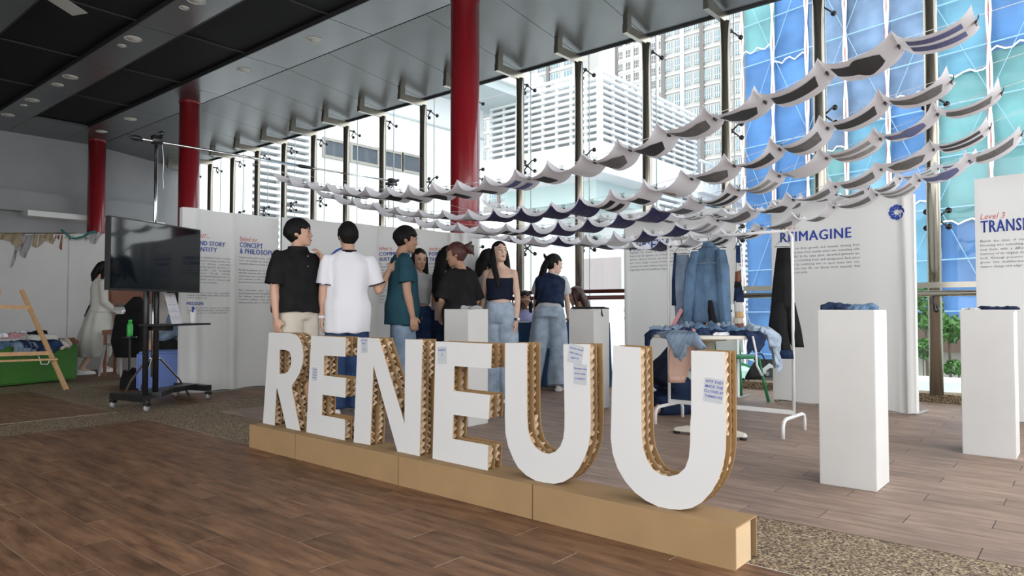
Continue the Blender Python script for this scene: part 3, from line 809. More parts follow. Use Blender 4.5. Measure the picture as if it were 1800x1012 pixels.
cA = lambda a, b: (a / 3.748 + 430, b / 3.748 + 560)
cB = lambda a, b: (a / 3.748 + 860, b / 3.748 + 570)
cC = lambda a, b: (a / 3.748 + 900, b / 3.748 + 740)
nL = np.array([0.0222, 1.0, 0.0])
def unp(p):
    w_ = on_plane(p[0], p[1], (-4.463, 2.6, 0), nL); return (float(w_[0]), float(w_[2]))
LET = {
 'R': ([cA(*p) for p in [(160, 92), (300, 94), (335, 104), (362, 135), (380, 185), (386, 240), (380, 300), (362, 355), (338, 400), (312, 440), (308, 458), (365, 741), (275, 722), (215, 462), (208, 462), (196, 704), (120, 689)]],
       [cA(*p) for p in [(230, 204), (228, 362), (262, 361), (285, 348), (300, 320), (308, 285), (306, 245), (293, 217), (268, 205)]]),
 'E': ([cA(*p) for p in [(438, 112), (663, 122), (663, 250), (522, 243), (520, 374), (667, 391), (662, 520), (512, 500), (506, 634), (660, 663), (658, 802), (406, 750)]], None),
 'N': ([cA(*p) for p in [(745, 123), (882, 129), (1053, 690), (1058, 135), (1170, 138), (1152, 906), (1006, 876), (848, 308), (826, 832), (718, 815)]], None),
 'E2': ([cA(*p) for p in [(1258, 149), (1625, 165), (1622, 328), (1380, 312), (1375, 474), (1615, 502), (1608, 662), (1375, 632), (1368, 790), (1604, 832), (1600, 998), (1238, 920)]], None),
 'U': ([cB(*p) for p in [(105, 122), (246, 122), (247, 600), (254, 700), (275, 770), (305, 812), (345, 840), (392, 853), (435, 838), (468, 802), (487, 752), (495, 690), (496, 600), (488, 130), (661, 130), (668, 600), (667, 690)]]
       + [cC(*p) for p in [(516, 80), (503, 165), (478, 240), (440, 312), (395, 366), (340, 400), (280, 413), (215, 408), (155, 392), (95, 358), (40, 305)]] + [cB(*p) for p in [(160, 890), (125, 805), (106, 715), (103, 600)]], None),
 'U2': ([cB(*p) for p in [(817, 140), (995, 152), (1000, 500)]] + [cC(*p) for p in [(852, 0), (853, 110), (866, 195), (890, 262), (925, 315), (975, 350), (1035, 364), (1095, 350), (1140, 308), (1164, 245), (1173, 150), (1175, 0)]]
       + [cB(*p) for p in [(1330, 600), (1330, 172), (1552, 181), (1557, 600)]] + [cC(*p) for p in [(1408, 60), (1405, 195), (1388, 300), (1355, 395), (1310, 470), (1250, 535), (1185, 572), (1110, 584), (1040, 582), (960, 562), (880, 522), (810, 470), (745, 395), (695, 310), (663, 215), (650, 110)]] + [cB(*p) for p in [(803, 640), (808, 400)]], None)}
desc = {'R': 'first letter R of the white cardboard sign, nearest the screen stand', 'E': 'letter E of the white cardboard sign standing between the R and the N',
        'N': 'letter N of the white cardboard sign standing between the two E letters', 'E2': 'second letter E of the white cardboard sign, left of the first letter U',
        'U': 'first letter U of the white cardboard sign with two notes stuck on it', 'U2': 'last letter U of the white cardboard sign, at the open end of the plinth'}
letter_frames = {}
for key, (outer, hole) in LET.items():
    lo = [unp(p) for p in outer]; lh = [unp(p) for p in hole] if hole else None
    zmin = min(p[1] for p in lo); lo = [(x, max(z, PT + 0.0006) if z < PT + 0.02 else z) for x, z in lo]
    if zmin > PT + 0.001: lo = [(x, z - (zmin - PT - 0.0006) * (1 if z < PT + 0.12 else 0)) for x, z in lo]
    cx_ = sum(p[0] for p in lo) / len(lo)
    t = thing('cardboard_letter', desc[key], 'letter', (cx_, yf(cx_), PT), 0, 'white cardboard sign letters')
    loops = [[(x - cx_, z - PT) for x, z in lo]] + ([[(x - cx_, z - PT) for x, z in lh]] if lh else [])
    rot = math.atan(-0.0222)
    def to3(d):
        return lambda u, v, tt: (u - (d + tt) * math.sin(rot) * 0, (d + tt) + u * math.tan(rot), v)
    MB().poly(loops, to3(0.0), 0.006, 0, 1, 1).build('front_board', ['letter_white', 'cardboard_light'], t)
    for d, nm in ((0.050, 'middle_board'), (0.100, 'back_board')):
        MB().poly(loops, to3(d), 0.005, 0, 0).build(nm, 'cardboard_dark', t)
    # egg tray pulp between the boards
    U = np.array(loops[0]); u0, v0 = U.min(0); u1, v1 = U.max(0); st = 0.0085
    gu = np.arange(u0, u1 + st, st); gv = np.arange(v0, v1 + st, st)
    GU, GV = np.meshgrid(gu, gv, indexing='ij')
    ok = inside(loops[0], GU, GV)
    for dx, dy in ((0.002, 0), (-0.002, 0), (0, 0.002), (0, -0.002)): ok &= inside(loops[0], GU + dx, GV + dy)
    if lh: ok &= ~inside(loops[1], GU, GV)
    for gi, dc in enumerate((0.028, 0.078)):
        ph = rng.uniform(0, 6, 2); jit = rng.uniform(-0.003, 0.003, GU.shape)
        amp = 0.019 if key in ('R', 'E', 'N') else 0.014; fq = 2 * math.pi / 0.075
        D = dc + amp * np.clip(1.5 * np.sin((GU + GV) * fq + ph[0]) * np.sin((GU - GV) * fq + ph[1]), -1, 1) + jit
        D2 = D
        for sgn, DD in ((0, D),):
            idx = -np.ones(GU.shape, int); V = []; Fc = []
            for i, j in zip(*np.nonzero(ok)):
                idx[i, j] = len(V); V.append((GU[i, j] + rng.uniform(-.001, .001), DD[i, j] + GU[i, j] * math.tan(rot), GV[i, j]))
            I = idx
            for i in range(GU.shape[0] - 1):
                for j in range(GU.shape[1] - 1):
                    q4 = (I[i, j], I[i + 1, j], I[i + 1, j + 1], I[i, j + 1])
                    if min(q4) >= 0: Fc.append(q4)
            o = MB().add(V, Fc).build('egg_tray', 'egg_pulp', t, True)
    letter_frames[key] = t

def note(px, py, w, h, ang, lines, label, key):
    p = on_plane(px, py, (-4.463, 2.6, 0), nL)
    t = thing('sticky_note', label, 'note', (p[0], p[1] - 0.0015, p[2]), 0, 'notes stuck on the letters')
    t.rotation_euler = (0, math.radians(ang), -0.0222)
    MB().box((0, 0, 0), (w, 0.0012, h)).build('sheet', 'note_paper', t)
    for i, (s, sz) in enumerate(lines):
        v, f = text_verts(s, sz * 1.15, 0.012, 0.1, align='CENTER')
        z = h / 2 - (i + 1) * h / (len(lines) + 0.9)
        MB().add([(x, -0.0011, y + z) for x, y, _ in v], f).build('handwriting', 'pen_blue', t)
note(553.5, 657, 0.055, 0.085, 2, [('no waste', .011), ('we wear', .011), ('our values', .010), ('RENEUU', .010)], 'small grey note with four lines of blue pen on the first letter E', 'E')
note(641, 607, 0.062, 0.088, -4, [('IF YOU CAN', .010), ('MEND IT', .010), ('*', .012), ('( :) )', .016)], 'small note with blue pen and a smiley on the letter N', 'N')
note(777.5, 624, 0.068, 0.090, -3, [('GNARLY', .014), (':)', .016), ('', .01)], 'small note with one blue word and a smiley on the second letter E', 'E2')
note(1012, 622, 0.078, 0.082, 10, [('everyone should', .010), ('collab with you', .010), ('guys !!!', .012)], 'tilted note with blue pen, upper one on the first letter U', 'U')
note(1020, 657.5, 0.070, 0.088, 1, [('Philosophy being', .009), ('of the brand', .010), ('is RENEUU!', .010)], 'straight note with blue pen, lower one on the first letter U', 'U')
note(1255, 686, 0.076, 0.090, 5, [('WTF THEY', .013), ('MADE THE', .013), ('CLOTHES BY', .012), ('THEMSELVES', .011)], 'note with four blue capital lines on the last letter U', 'U2')

# ================================================================== PEDESTALS
def pedestal(x0, x1, y0, y1, h, label):
    t = thing('pedestal', label, 'pedestal', ((x0 + x1) / 2, (y0 + y1) / 2, 0), 0, 'white display pedestals')
    w2, d2 = (x1 - x0) / 2, (y1 - y0) / 2
    bm = bmesh.new(); bmesh.ops.create_cube(bm, size=1)
    for v in bm.verts: v.co = (v.co.x * 2 * w2, v.co.y * 2 * d2, (v.co.z + 0.5) * h)
    bmesh.ops.bevel(bm, geom=bm.edges[:], offset=0.003, segments=2, affect='EDGES')
    me = bpy.data.meshes.new('body'); bm.to_mesh(me); bm.free(); me.materials.append(M['plinth_white'])
    link('body', me, t)
    return t
PED = [(-1.179, -0.896, 4.0, 4.28), (-0.70, -0.412, 5.42, 5.69), (-4.185, -3.905, 4.08, 4.32), (-3.92, -3.632, 5.50, 5.77)]
pedestal(*PED[0], 0.945, 'tall white square pedestal nearest the viewer with folded denim on top')
pedestal(*PED[1], 0.945, 'white square pedestal at the right edge with a navy folded cloth on top')
pedestal(*PED[2], 0.95, 'white square pedestal behind the second letter E')
pedestal(*PED[3], 0.95, 'white square pedestal with a black garment on top beside the blue desk')

# crumpled cloth: a padded patch with folds, draped over an optional table edge
def cloth_patch(name, label, cat, c, w, d, rz, m, amp=0.02, base=0.004, seed=0, n=34, edge=None, group=None, thick=0.012, outline=None, hang_floor=None):
    """edge=(ex,ey,r): round table edge; anything beyond it hangs down"""
    rg = np.random.default_rng(seed); ph = rg.uniform(0, 6.28, (6, 3)); fr = rg.normal(size=(6, 2)) * np.array([1.0, 1.0]) * np.array([[12], [16], [22], [30], [40], [55]])
    def hfun(u, v):
        s = 0
        for k in range(6): s += (1 - abs(math.sin(fr[k, 0] * u + fr[k, 1] * v + ph[k, 0])) * 2) * (1.0 if k < 3 else 0.5)
        return s / 3.2
    cs, sn = math.cos(rz), math.sin(rz)
    top, bot = [], []
    for i in range(n + 1):
        rt, rb = [], []
        for j in range(n + 1):
            a, b = i / n - 0.5, j / n - 0.5
            wob = 1 + 0.13 * math.sin(9 * a + ph[0, 1] + 3 * b) + 0.13 * math.sin(8 * b + ph[1, 1] - 4 * a) + 0.05 * math.sin(25 * (a - b) + ph[2, 1])
            if outline: wob *= outline(a, b)
            u, v = a * w * wob, b * d * wob
            x, y = c[0] + u * cs - v * sn, c[1] + u * sn + v * cs
            er = min(1, 5 * min(0.5 - abs(a), 0.5 - abs(b)) * 2)
            fold = (0.5 + 0.5 * hfun(u, v)) * amp
            z = c[2] + base + fold
            zb_ = c[2] + 0.001
            if edge:
                dx, dy = x - edge[0], y - edge[1]; r = math.hypot(dx, dy)
                if r > edge[2]:
                    over = r - edge[2]; k = edge[2] + 0.012 + 0.25 * fold + 0.10 * over
                    x, y = edge[0] + dx / r * k, edge[1] + dy / r * k; z = c[2] + base - over * 0.95; zb_ = z
                    nx, ny = dx / r, dy / r
                    rt.append((x + nx * (thick * er + fold * 0.7), y + ny * (thick * er + fold * 0.7), z)); rb.append((x, y, z)); continue
            rt.append((x, y, z + thick * er)); rb.append((x, y, zb_))
        top.append(rt); bot.append(rb)
    mb = MB(); N = n + 1
    mb.grid(top); mb.grid([list(r) for r in bot])
    b0 = N * N
    ring = [(i, 0) for i in range(n)] + [(n, j) for j in range(n)] + [(i, n) for i in range(n, 0, -1)] + [(0, j) for j in range(n, 0, -1)]
    for k in range(len(ring)):
        p, q = ring[k], ring[(k + 1) % len(ring)]
        ip, iq = p[0] * N + p[1], q[0] * N + q[1]
        mb.f.append((ip, iq, iq + b0, ip + b0)); mb.m.append(0)
    o = mb.xform(lambda p: (p[0] - c[0], p[1] - c[1], p[2] - c[2])).build(name, m, None, True, loc=c)
    return tag(o, label, cat, group)
def frayed(o, fn): return o
cloth_patch('folded_denim', 'folded dark denim garment on the nearest white pedestal', 'garment', (-1.10, 4.14, 0.945), 0.15, 0.22, 0.1, 'denim_dark', 0.035, seed=3)
cloth_patch('folded_denim', 'lighter blue denim piece lying right of the dark one on the nearest pedestal', 'garment', (-1.0, 4.15, 0.945), 0.14, 0.20, 0.3, 'denim_blue', 0.03, seed=4)
cloth_patch('folded_cloth', 'navy folded cloth on the pedestal at the right edge', 'garment', (-0.50, 5.56, 0.945), 0.19, 0.22, 0.0, 'denim_dark', 0.02, seed=5)
cloth_patch('folded_cloth', 'pale green folded cloth left of the navy one on the right edge pedestal', 'garment', (-0.645, 5.56, 0.945), 0.10, 0.22, 0.0, 'cloth_cream', 0.006, seed=6, thick=0.006)
cloth_patch('folded_cloth', 'crumpled silver white cloth on the pedestal behind the second letter E', 'garment', (-3.97, 4.2, 0.95), 0.11, 0.2, 0.2, 'cloth_greyd', 0.02, seed=7)
cloth_patch('folded_garment', 'flat black strappy garment on the pedestal beside the blue desk', 'garment', (-3.77, 5.63, 0.95), 0.27, 0.24, 0.1, 'cloth_black', 0.015, seed=8)
st_ = MB().tube([(0, -0.02, 0.012), (0.05, 0, 0.012), (0.065, 0.005, 0.0), (0.075, 0.0, -0.05), (0.085, 0.0, -0.075)], 0.006, 6).build('strap', 'cloth_black', None, True, loc=(-3.70, 5.63, 0.955))
tag(st_, 'thin black strap dangling over the pedestal edge beside the blue desk', 'strap')

# ================================================================== BANNERS
SCRIPT = dict(shear=0.25, bold=0.004)
class Banner:
    def __init__(s, name, label, p0, p1, z0, zt0, zt1, seed=1, wave=0.008, ripple=(), grp='printed cloth banners', pole=True, flange=0.0):
        s.p0 = np.array([p0[0], p0[1], 0.0]); d = np.array([p1[0] - p0[0], p1[1] - p0[1], 0.0]); s.L = np.linalg.norm(d); s.w = d / s.L
        s.n = np.array([s.w[1], -s.w[0], 0.0]); s.z0, s.zt0, s.zt1 = z0, zt0, zt1
        rg = np.random.default_rng(seed); s.ph = rg.uniform(0, 6.28, 8); s.fr = rg.uniform(3, 11, 8); s.wave = wave; s.ripple = ripple
        s.t = thing(name, label, 'banner', (p0[0], p0[1], 0), 0, grp)
        nu, nz = max(20, int(s.L / 0.03)), 56
        P = []
        for j in range(nz + 1):
            v = j / nz; row = []
            for i in range(nu + 1):
                u = s.L * i / nu
                zt = zt0 + (zt1 - zt0) * i / nu + 0.006 * math.sin(u * 9 + s.ph[0])
                z = z0 + 0.006 * math.sin(u * 14 + s.ph[1]) * (1 - v) + (zt - z0) * v
                row.append(tuple(s.pt(u, z, 0.0)))
            P.append(row)
        mb = MB().grid(P)
        # returned hems over the frame
        hem = MB().grid([[tuple(s.pt(s.L * i / nu, zt0 + (zt1 - zt0) * i / nu + 0.006 * math.sin(s.L * i / nu * 9 + s.ph[0]), -k * 0.05)) for i in range(nu + 1)] for k in range(2)])
        mb.add(hem.v, hem.f)
        for u in (0.0, s.L):
            mb.grid([[tuple(s.pt(u, z0 + ((zt0 if u == 0 else zt1) - z0) * j / nz, -k * 0.06)) for j in range(nz + 1)] for k in range(2)])
        mb.build('cloth', 'fabric_white', s.t, True)
        fr = MB()
        for u, zt in ((0.02, zt0), (s.L - 0.02, zt1)):
            fr.tube([s.pt(u, 0.01, -0.04), s.pt(u, zt - 0.02, -0.04)], 0.014, 8)
        fr.tube([s.pt(0.02, zt0 - 0.03, -0.04), s.pt(s.L - 0.02, zt1 - 0.03, -0.04)], 0.014, 8)
        fr.tube([s.pt(0.02, 0.02, -0.04), s.pt(s.L - 0.02, 0.02, -0.04)], 0.014, 8)
        for u in (0.02, s.L - 0.02):
            fr.beam(s.pt(u, 0.008, -0.02), s.pt(u, 0.008, -0.36), 0.04, 0.012)
        fr.build('frame', 'plastic_grey', s.t, True)
    def wv(s, u, z):
        x = 0.0
        for k in range(4): x += math.sin(s.fr[k] * u * 1.3 + s.ph[k] + 0.8 * math.sin(z * 1.5 + s.ph[k + 4])) * (0.5 + 0.5 * math.sin(z * 1.1 + s.ph[k + 2])) * 0.4
        y = x * s.wave
        for (uc, wd, a) in s.ripple: y += a * math.exp(-((u - uc) / wd) ** 2) * (0.5 + 0.5 * math.sin((u - uc) / wd * 4 + z))
        return y
    def pt(s, u, z, d):
        return s.p0 * 0 + s.w * u + s.n * (d + (s.wv(u, z) if d >= 0 else 0)) + np.array([0, 0, z])
    def uz(s, px, py):
        p = on_plane(px, py, s.p0, s.n); return float(np.dot(p - s.p0, s.w)), float(p[2])
    def print_(s, nm, u, z, v, f, m, sx=1.0):
        mb = MB().add([tuple(s.pt(u + x * sx, z + y, 0.005)) for x, y, _ in v], f)
        mb.build(nm, m, s.t)
    def text(s, nm, px0, py0, px1, py1, body, m, bold=0.0, shear=0.0):
        """fit a line between two pixels: left baseline and right cap height"""
        u0, z0 = s.uz(px0, py0); u1, z1 = s.uz(px1, py1)
        v, f = text_verts(body, 1.0, 0.0, shear, spacing=1.10 if bold else 1.06)
        if bold:      # heavier strokes: the same outline printed with small shifts
            v0, f0, v, f = v, f, [], []
            for k_, (dx, dy) in enumerate(((0, 0), (0.028, 0), (0.056, 0), (0.014, 0.012), (0.042, 0.012))):
                v += [(x + dx, y + dy, 0.0) for x, y, _ in v0]; f += [tuple(i + k_ * len(v0) for i in q) for q in f0]
        xs_ = [p[0] for p in v]; ys_ = [p[1] for p in v]
        h = abs(s.uz(px0, py1)[1] - z0) if py1 != py0 else 0.1
        sc_y = h / max(ys_); sc_x = (u1 - u0) / (max(xs_) - min(xs_))
        s.print_(nm, u0, z0, [((x - min(xs_)) * sc_x, y * sc_y, 0) for x, y, _ in v], f, m)
    def para(s, nm, px0, py0, px1, lh_px, body, m='print_text', bold=0.0):
        u0, z0 = s.uz(px0, py0); u1, _ = s.uz(px1, py0); _, z1 = s.uz(px0, py0 + lh_px)
        lh = abs(z0 - z1); size = lh / 1.25
        v, f = text_verts(body, size, bold, 0, width=(u1 - u0), justify=True, res=1, line=1.25)
        s.print_(nm, u0, z0, v, f, m)
    def logo(s, px, py, r_px):
        u0, z0 = s.uz(px, py); u1, _ = s.uz(px + r_px, py); r = abs(u1 - u0)
        for k in range(8):
            a = k * math.pi / 4 + 0.2
            pts = [(0.30, -0.06), (0.62, -0.36), (0.98, -0.32), (1.0, 0.12), (0.80, 0.36), (0.60, 0.10), (0.38, 0.14)]
            pts = [(x * math.cos(a) - y * math.sin(a), x * math.sin(a) + y * math.cos(a)) for x, y in pts]
            mb = MB(); tri = tessellate_polygon([[Vector((x, y, 0)) for x, y in pts]])
            s.print_('logo_petal', u0, z0, [(x * r, y * r, 0) for x, y in pts], [tuple(q) for q in tri], 'print_blue')

pA0 = (-7.72, 3.50); pA1 = (-7.80, 4.72)
bA = Banner('cloth_banner', 'white cloth banner with brand story and concept columns behind the screen', pA0, pA1, 0.02, 2.075, 2.085, 3, 0.016, ripple=((0.15, 0.10, 0.02), (0.62, 0.06, 0.02)))
bA.text('script_line', 345, 417, 367, 410, 'our..', 'print_red', 0.0, 0.3)
bA.text('headline', 351, 430.5, 395, 422.5, 'ND STORY', 'print_blue', 0.014)
bA.text('headline', 352, 441.5, 381, 433.5, 'NTITY', 'print_blue', 0.014)
bA.para('paragraph', 330, 452, 404, 5.6, 'RENEUU is a sustainable fashion initiative that gives discarded clothing a new life. Our purpose is to challenge commodified culture by turning discarded garments into unique, accessible, and thoughtfully designed pieces. Through repairing, redesigning, and transforming garments, we show that fashion can be renewed with creativity, care, and inclusivity.')
bA.para('paragraph', 328, 515, 403, 4.6, 'To inspire a fashion culture where sustainability, creativity, and inclusivity make thrifted and upcycled clothing accessible to all.')
bA.text('headline', 328, 536, 357, 530, 'MISSION', 'print_blue', 0.005)
bA.para('paragraph', 328, 542, 404, 4.6, 'To transform discarded garments into thoughtful, affordable, and environmentally responsible fashion, offering an alternative to commodified thrift culture.')
bA.text('script_line', 421, 423, 455, 415, 'Behind our..', 'print_red', 0.0, 0.3)
bA.text('headline', 421, 434, 462, 425, 'CONCEPT', 'print_blue', 0.014)
bA.text('headline', 421, 445, 487, 436, '& PHILOSOPHY', 'print_blue', 0.014)
bA.para('paragraph', 420, 453, 490, 5.6, 'Inspired by the philosophies of Kintsugi and Lotus, our products are designed to make sustainable fashion accessible and inclusive.')
bA.para('paragraph', 419, 475, 490, 5.4, 'Kintsugi, the Japanese art of repairing objects with gold, celebrates flaws while showing how imperfections can be meaningful features. The Lotus symbolises growth and renewal, rising from mud to bloom beautifully.')
bA.para('paragraph', 419, 511, 490, 5.4, 'These philosophies guide how we turn discarded garments into thoughtful new pieces that challenge commodified culture, giving overlooked clothing a new purpose while making upcycling open to everyone.')
g0, g1, g2 = ground(494, 8.58), ground(664, 8.32), ground(840, 7.95)
bB = Banner('cloth_banner', 'white cloth banner with a big blue logo behind the man in the white shirt', g0, g1, 0.02, 2.09, 1.95, 5, 0.012)
u0, z0 = bB.uz(600, 470); r_ = abs(bB.uz(638, 470)[0] - u0)
for sgn in (0, 1):
    pts = [(-1.0, -0.15), (-0.72, 0.42), (-0.25, 0.82), (0.1, 0.96), (0.42, 0.9), (0.05, 0.45), (-0.25, 0.0), (-0.4, -0.6), (-0.75, -0.35)] if sgn == 0 else [(0.55, 0.85), (0.9, 0.55), (1.05, 0.0), (0.85, -0.6), (0.35, -0.75), (0.5, -0.1), (0.3, 0.3), (0.18, 0.45)]
    tri = tessellate_polygon([[Vector((x, y, 0)) for x, y in pts]])
    bB.print_('logo_petal', u0, z0, [(x * r_, y * r_ * 0.95, 0) for x, y in pts], [tuple(q) for q in tri], 'print_blue')
bB.text('script_line', 545, 556, 572, 549, 'repair', 'print_red', 0.0, 0.3)
bC = Banner('cloth_banner', 'white cloth banner with commodified sustainability and pop-up thrift columns behind the group', g1, g2, 0.02, 1.955, 1.80, 6, 0.012, ripple=((0.95, 0.05, 0.03), (1.10, 0.05, 0.04), (1.2, 0.04, 0.03)))
bC.text('script_line', 667, 440, 692, 434, 'What is..', 'print_red', 0.0, 0.3)
bC.text('headline', 667, 449.5, 729, 443, 'COMMODIFIED', 'print_blue', 0.014)
bC.text('headline', 667, 459, 731, 452.5, 'SUSTAINABILITY', 'print_blue', 0.014)
bC.para('paragraph', 667, 465, 735, 5.2, 'The fashion industry often turns sustainability into a trend, selling the idea of change while overproduction and waste continue to grow behind it.')
bC.para('paragraph', 667, 500, 735, 5.2, 'Many thrift and upcycled pieces are priced beyond the reach of the people who relied on them, and small makers lose room to work.')
bC.para('paragraph', 667, 522, 735, 5.2, 'RENEUU answers this through fair pricing, design and repair, keeping sustainable fashion open to everyone.')
bC.text('script_line', 754, 440, 784, 434, 'Inside our..', 'print_red', 0.0, 0.3)
bC.text('headline', 754, 449.5, 785, 443, 'POP-UP', 'print_blue', 0.014)
bC.text('headline', 754, 459, 786, 452.5, 'THRIFT', 'print_blue', 0.014)
bC.para('paragraph', 754, 465, 812, 5.2, 'RENEUU offers a hands-on experience where visitors meet innovative upcycled fashion and take on second life design.')
bC.para('paragraph', 754, 490, 812, 5.2, 'Our space shows thrifted and redesigned garments through a curated sequence of pieces, each one reworked by hand and ready for everyday wear, thoughtfully made.')

bD = Banner('cloth_banner', 'white cloth banner headed level one behind the denim clothes rack', (-4.30, 7.17), (-2.93, 7.17), 0.02, 2.09, 2.03, 7, 0.010, ripple=((0.03, 0.05, 0.02),))
bD.text('script_line', 1105, 422, 1129, 413, 'Level 1', 'print_red', 0.0, 0.3)
bD.text('headline', 1107, 441, 1175, 424, 'RENEW', 'print_blue', 0.014)
bD.para('paragraph', 1107, 446, 1208, 6.0, 'Highlights the beauty of mending what is broken. Inspired by the Japanese art of Kintsugi, it uses visible stitches, exposed threads and intentional mending as part of the design. Instead of hiding flaws, the pieces celebrate its unique features. Every item carries a story, beginning a new and significant chapter.')
bE = Banner('cloth_banner', 'white cloth banner headed reimagine with a round blue logo', (-2.58, 7.24), (-1.255, 7.10), 0.02, 2.08, 1.99, 8, 0.012, ripple=((1.26, 0.05, 0.05), (1.16, 0.03, 0.006)))
bE.text('script_line', 1374, 404, 1402, 396, 'Level 2..', 'print_red', 0.0, 0.3)
bE.text('headline', 1372, 426, 1497, 409, 'REIMAGINE', 'print_blue', 0.014)
bE.para('paragraph', 1374, 440, 1512, 6.9, 'Takes its cue from growth and renewal, drawing from how a lotus rises from muddy water into something calm and beautiful. In the same spirit, discarded garments are turned into something fresh and unexpected. Each piece is created by combining two or more items into one, showing how new life can bloom from materials that were once set aside.')
bE.logo(1577, 373, 15)
bF = Banner('cloth_banner', 'white cloth banner headed transform at the right edge of the picture', (-0.80, 7.15), (0.55, 7.05), 0.02, 2.075, 2.06, 9, 0.008)
bF.text('script_line', 1723, 386, 1767, 376, 'Level 3', 'print_red', 0.0, 0.3)
bF.text('headline', 1724, 409, 1862, 388, 'TRANSFORM', 'print_blue', 0.014)
bF.para('paragraph', 1723, 426, 1880, 7.4, 'Blends the ideas of renewing and reimagining, blooming into something entirely new. It takes a new form with a different purpose, while the memory of its original structure stays. Inspired by both, Kintsugi preserves the past and the lotus grows into multifunctional designs that let the wearer change and adapt while using less.')
# ================================================================== HANGING PAPER SHEETS
# clip pixels measured on each string; every string runs parallel to the window wall at its own distance
STR = {
 1: (3.72, [505,534,565,599,632,668,704,743,785,829,877,930,987,1046,1108,1176,1257,1345,1454,1580,1716],[311,322,328,333,336,337.6,338,336.6,333,328,321,311.6,298,283.6,262,236,208,178,127,80,38]),
 2: (4.10, [577,609,643,679,718,759,801,845,890,939,990,1040,1094,1152,1216,1291,1371,1455,1556,1673],[340,350,359,366.6,372,376.6,377.6,378,376.6,372.6,366,357,346,331,313,290,261,224,180,143]),
 3: (4.48, [680,714,750,787,825,865,909,954,1001,1052,1106,1166,1231,1298,1370,1453,1548,1648,1761],[370,382,390.6,396,400,402,403,401,398,391,383,371,354,332,308,277,243,200,163]),
 4: (4.98, [833,873,914,955,1000,1047,1096,1147,1204,1262,1327,1395,1469,1549,1641,1740],[410,416,420.6,423,423,421.6,417.6,410,401,386,368,350,327,297,262,224]),
 5: (5.53, [985,1030,1077,1125,1174,1226,1281,1339,1403,1466,1541,1616,1704,1796],[421,427,431,432,427.6,421,412,400,382,363,341,316,282,236]),
 6: (6.97, [860,891,925,960,996,1035,1068,1110,1152,1190,1233,1280,1322,1366,1415,1470,1527,1582,1649,1720],[357,365,370,374,378,381,382,382,381,379,377,371,366,359,349,341,331,313,296,273])}
STRN = {1: 'nearest', 2: 'second', 3: 'third', 4: 'fourth', 5: 'fifth', 6: 'farthest'}
SH_TEE = [(-.18,.30),(-.30,.22),(-.46,.02),(-.34,-.08),(-.26,-.02),(-.24,-.42),(.24,-.42),(.26,-.02),(.34,-.08),(.46,.02),(.30,.22),(.18,.30),(.08,.26),(-.08,.26)]
SH_RECT = [(-.30,.20),(-.30,-.24),(.30,-.24),(.30,.20)]
SH_LONG = [(-.26,.40),(-.24,-.40),(.26,-.42),(.22,.38)]
SH_LEGL = [(-.34,.38),(-.32,-.38),(-.05,-.38),(-.10,.38)]
SH_LEGR = [(.10,.38),(.05,-.38),(.32,-.38),(.34,.38)]
SH_BLOB = [(-.05,.38),(-.30,.20),(-.36,-.15),(-.15,-.36),(.18,-.34),(.36,-.05),(.28,.26)]
SH_SLEEVE = [(-.20,.42),(-.32,.30),(-.20,-.10),(-.26,-.42),(.16,-.42),(.28,-.05),(.22,.34)]
SH_TOPH = [(-.5,.5),(-.5,-.02),(.5,-.02),(.5,.5)]
PRINTS = {'tee': ([(SH_TEE, 'ink_black')], 'a black T-shirt'), 'rect': ([(SH_RECT, 'ink_black')], 'a black square shape'), 'rectg': ([(SH_RECT, 'ink_grey')], 'a dark grey square shape'),
          'long': ([(SH_LONG, 'ink_black')], 'a long black garment'), 'longg': ([(SH_LONG, 'ink_grey')], 'a long grey garment'), 'legs': ([(SH_LEGL, 'ink_black'), (SH_LEGR, 'ink_black')], 'black trouser legs'),
          'legsg': ([(SH_LEGL, 'ink_midgrey'), (SH_LEGR, 'ink_midgrey')], 'pale grey trouser legs'), 'legsb': ([(SH_LEGL, 'ink_blue'), (SH_LEGR, 'ink_blue')], 'blue trouser legs'),
          'blob': ([(SH_BLOB, 'ink_grey')], 'a rounded grey garment'), 'blobk': ([(SH_BLOB, 'ink_black')], 'a rounded black garment'), 'teeb': ([(SH_TEE, 'ink_blue')], 'a blue top'), 'sleeve': ([(SH_SLEEVE, 'ink_grey')], 'a grey sleeve'),
          'navy': ([(SH_TOPH, 'ink_navy'), (SH_RECT, 'ink_black')], 'a navy block and a dark garment'), 'navyg': ([(SH_TOPH, 'ink_navy'), (SH_BLOB, 'ink_midgrey')], 'a navy block and a grey garment'),
          'tan': ([([(-.30,-.10),(-.30,-.46),(.30,-.46),(.30,-.10),(.1,0)], 'ink_tan')], 'a tan scrap'), 'word': (None, 'one printed word'), 'none': ([], 'nothing')}
SEQ = {1: ['legsb','tee','long','blobk','sleeve','blobk','blob','word','rect','legsb','rect','rect','tee','rect','long','rectg','rect','longg','rect','none'],
       2: ['sleeve','long','longg','long','blob','tan','rect','legs','navyg','navy','navy','navyg','rectg','long','rect','rectg','rect','longg','none'],
       3: ['longg','teeb','legsg','word','legsg','legs','rectg','navyg','navyg','navy','navy','navyg','legs','rectg','none','longg','none','none'],
       4: ['legs','blob','longg','sleeve','tee','sleeve','legsg','navy','navyg','word','rectg','navy','rect','longg','none'],
       5: ['longg','teeb','legsg','longg','rectg','blob','legs','legs','rectg','navyg','longg','navy','blob'],
       6: ['legsb','legsg','longg','sleeve','rectg','blob','longg','legs','rectg','legsg','rectg','blob','none','rectg','none','legsg','none','blob','none']}
clip_b = MB()
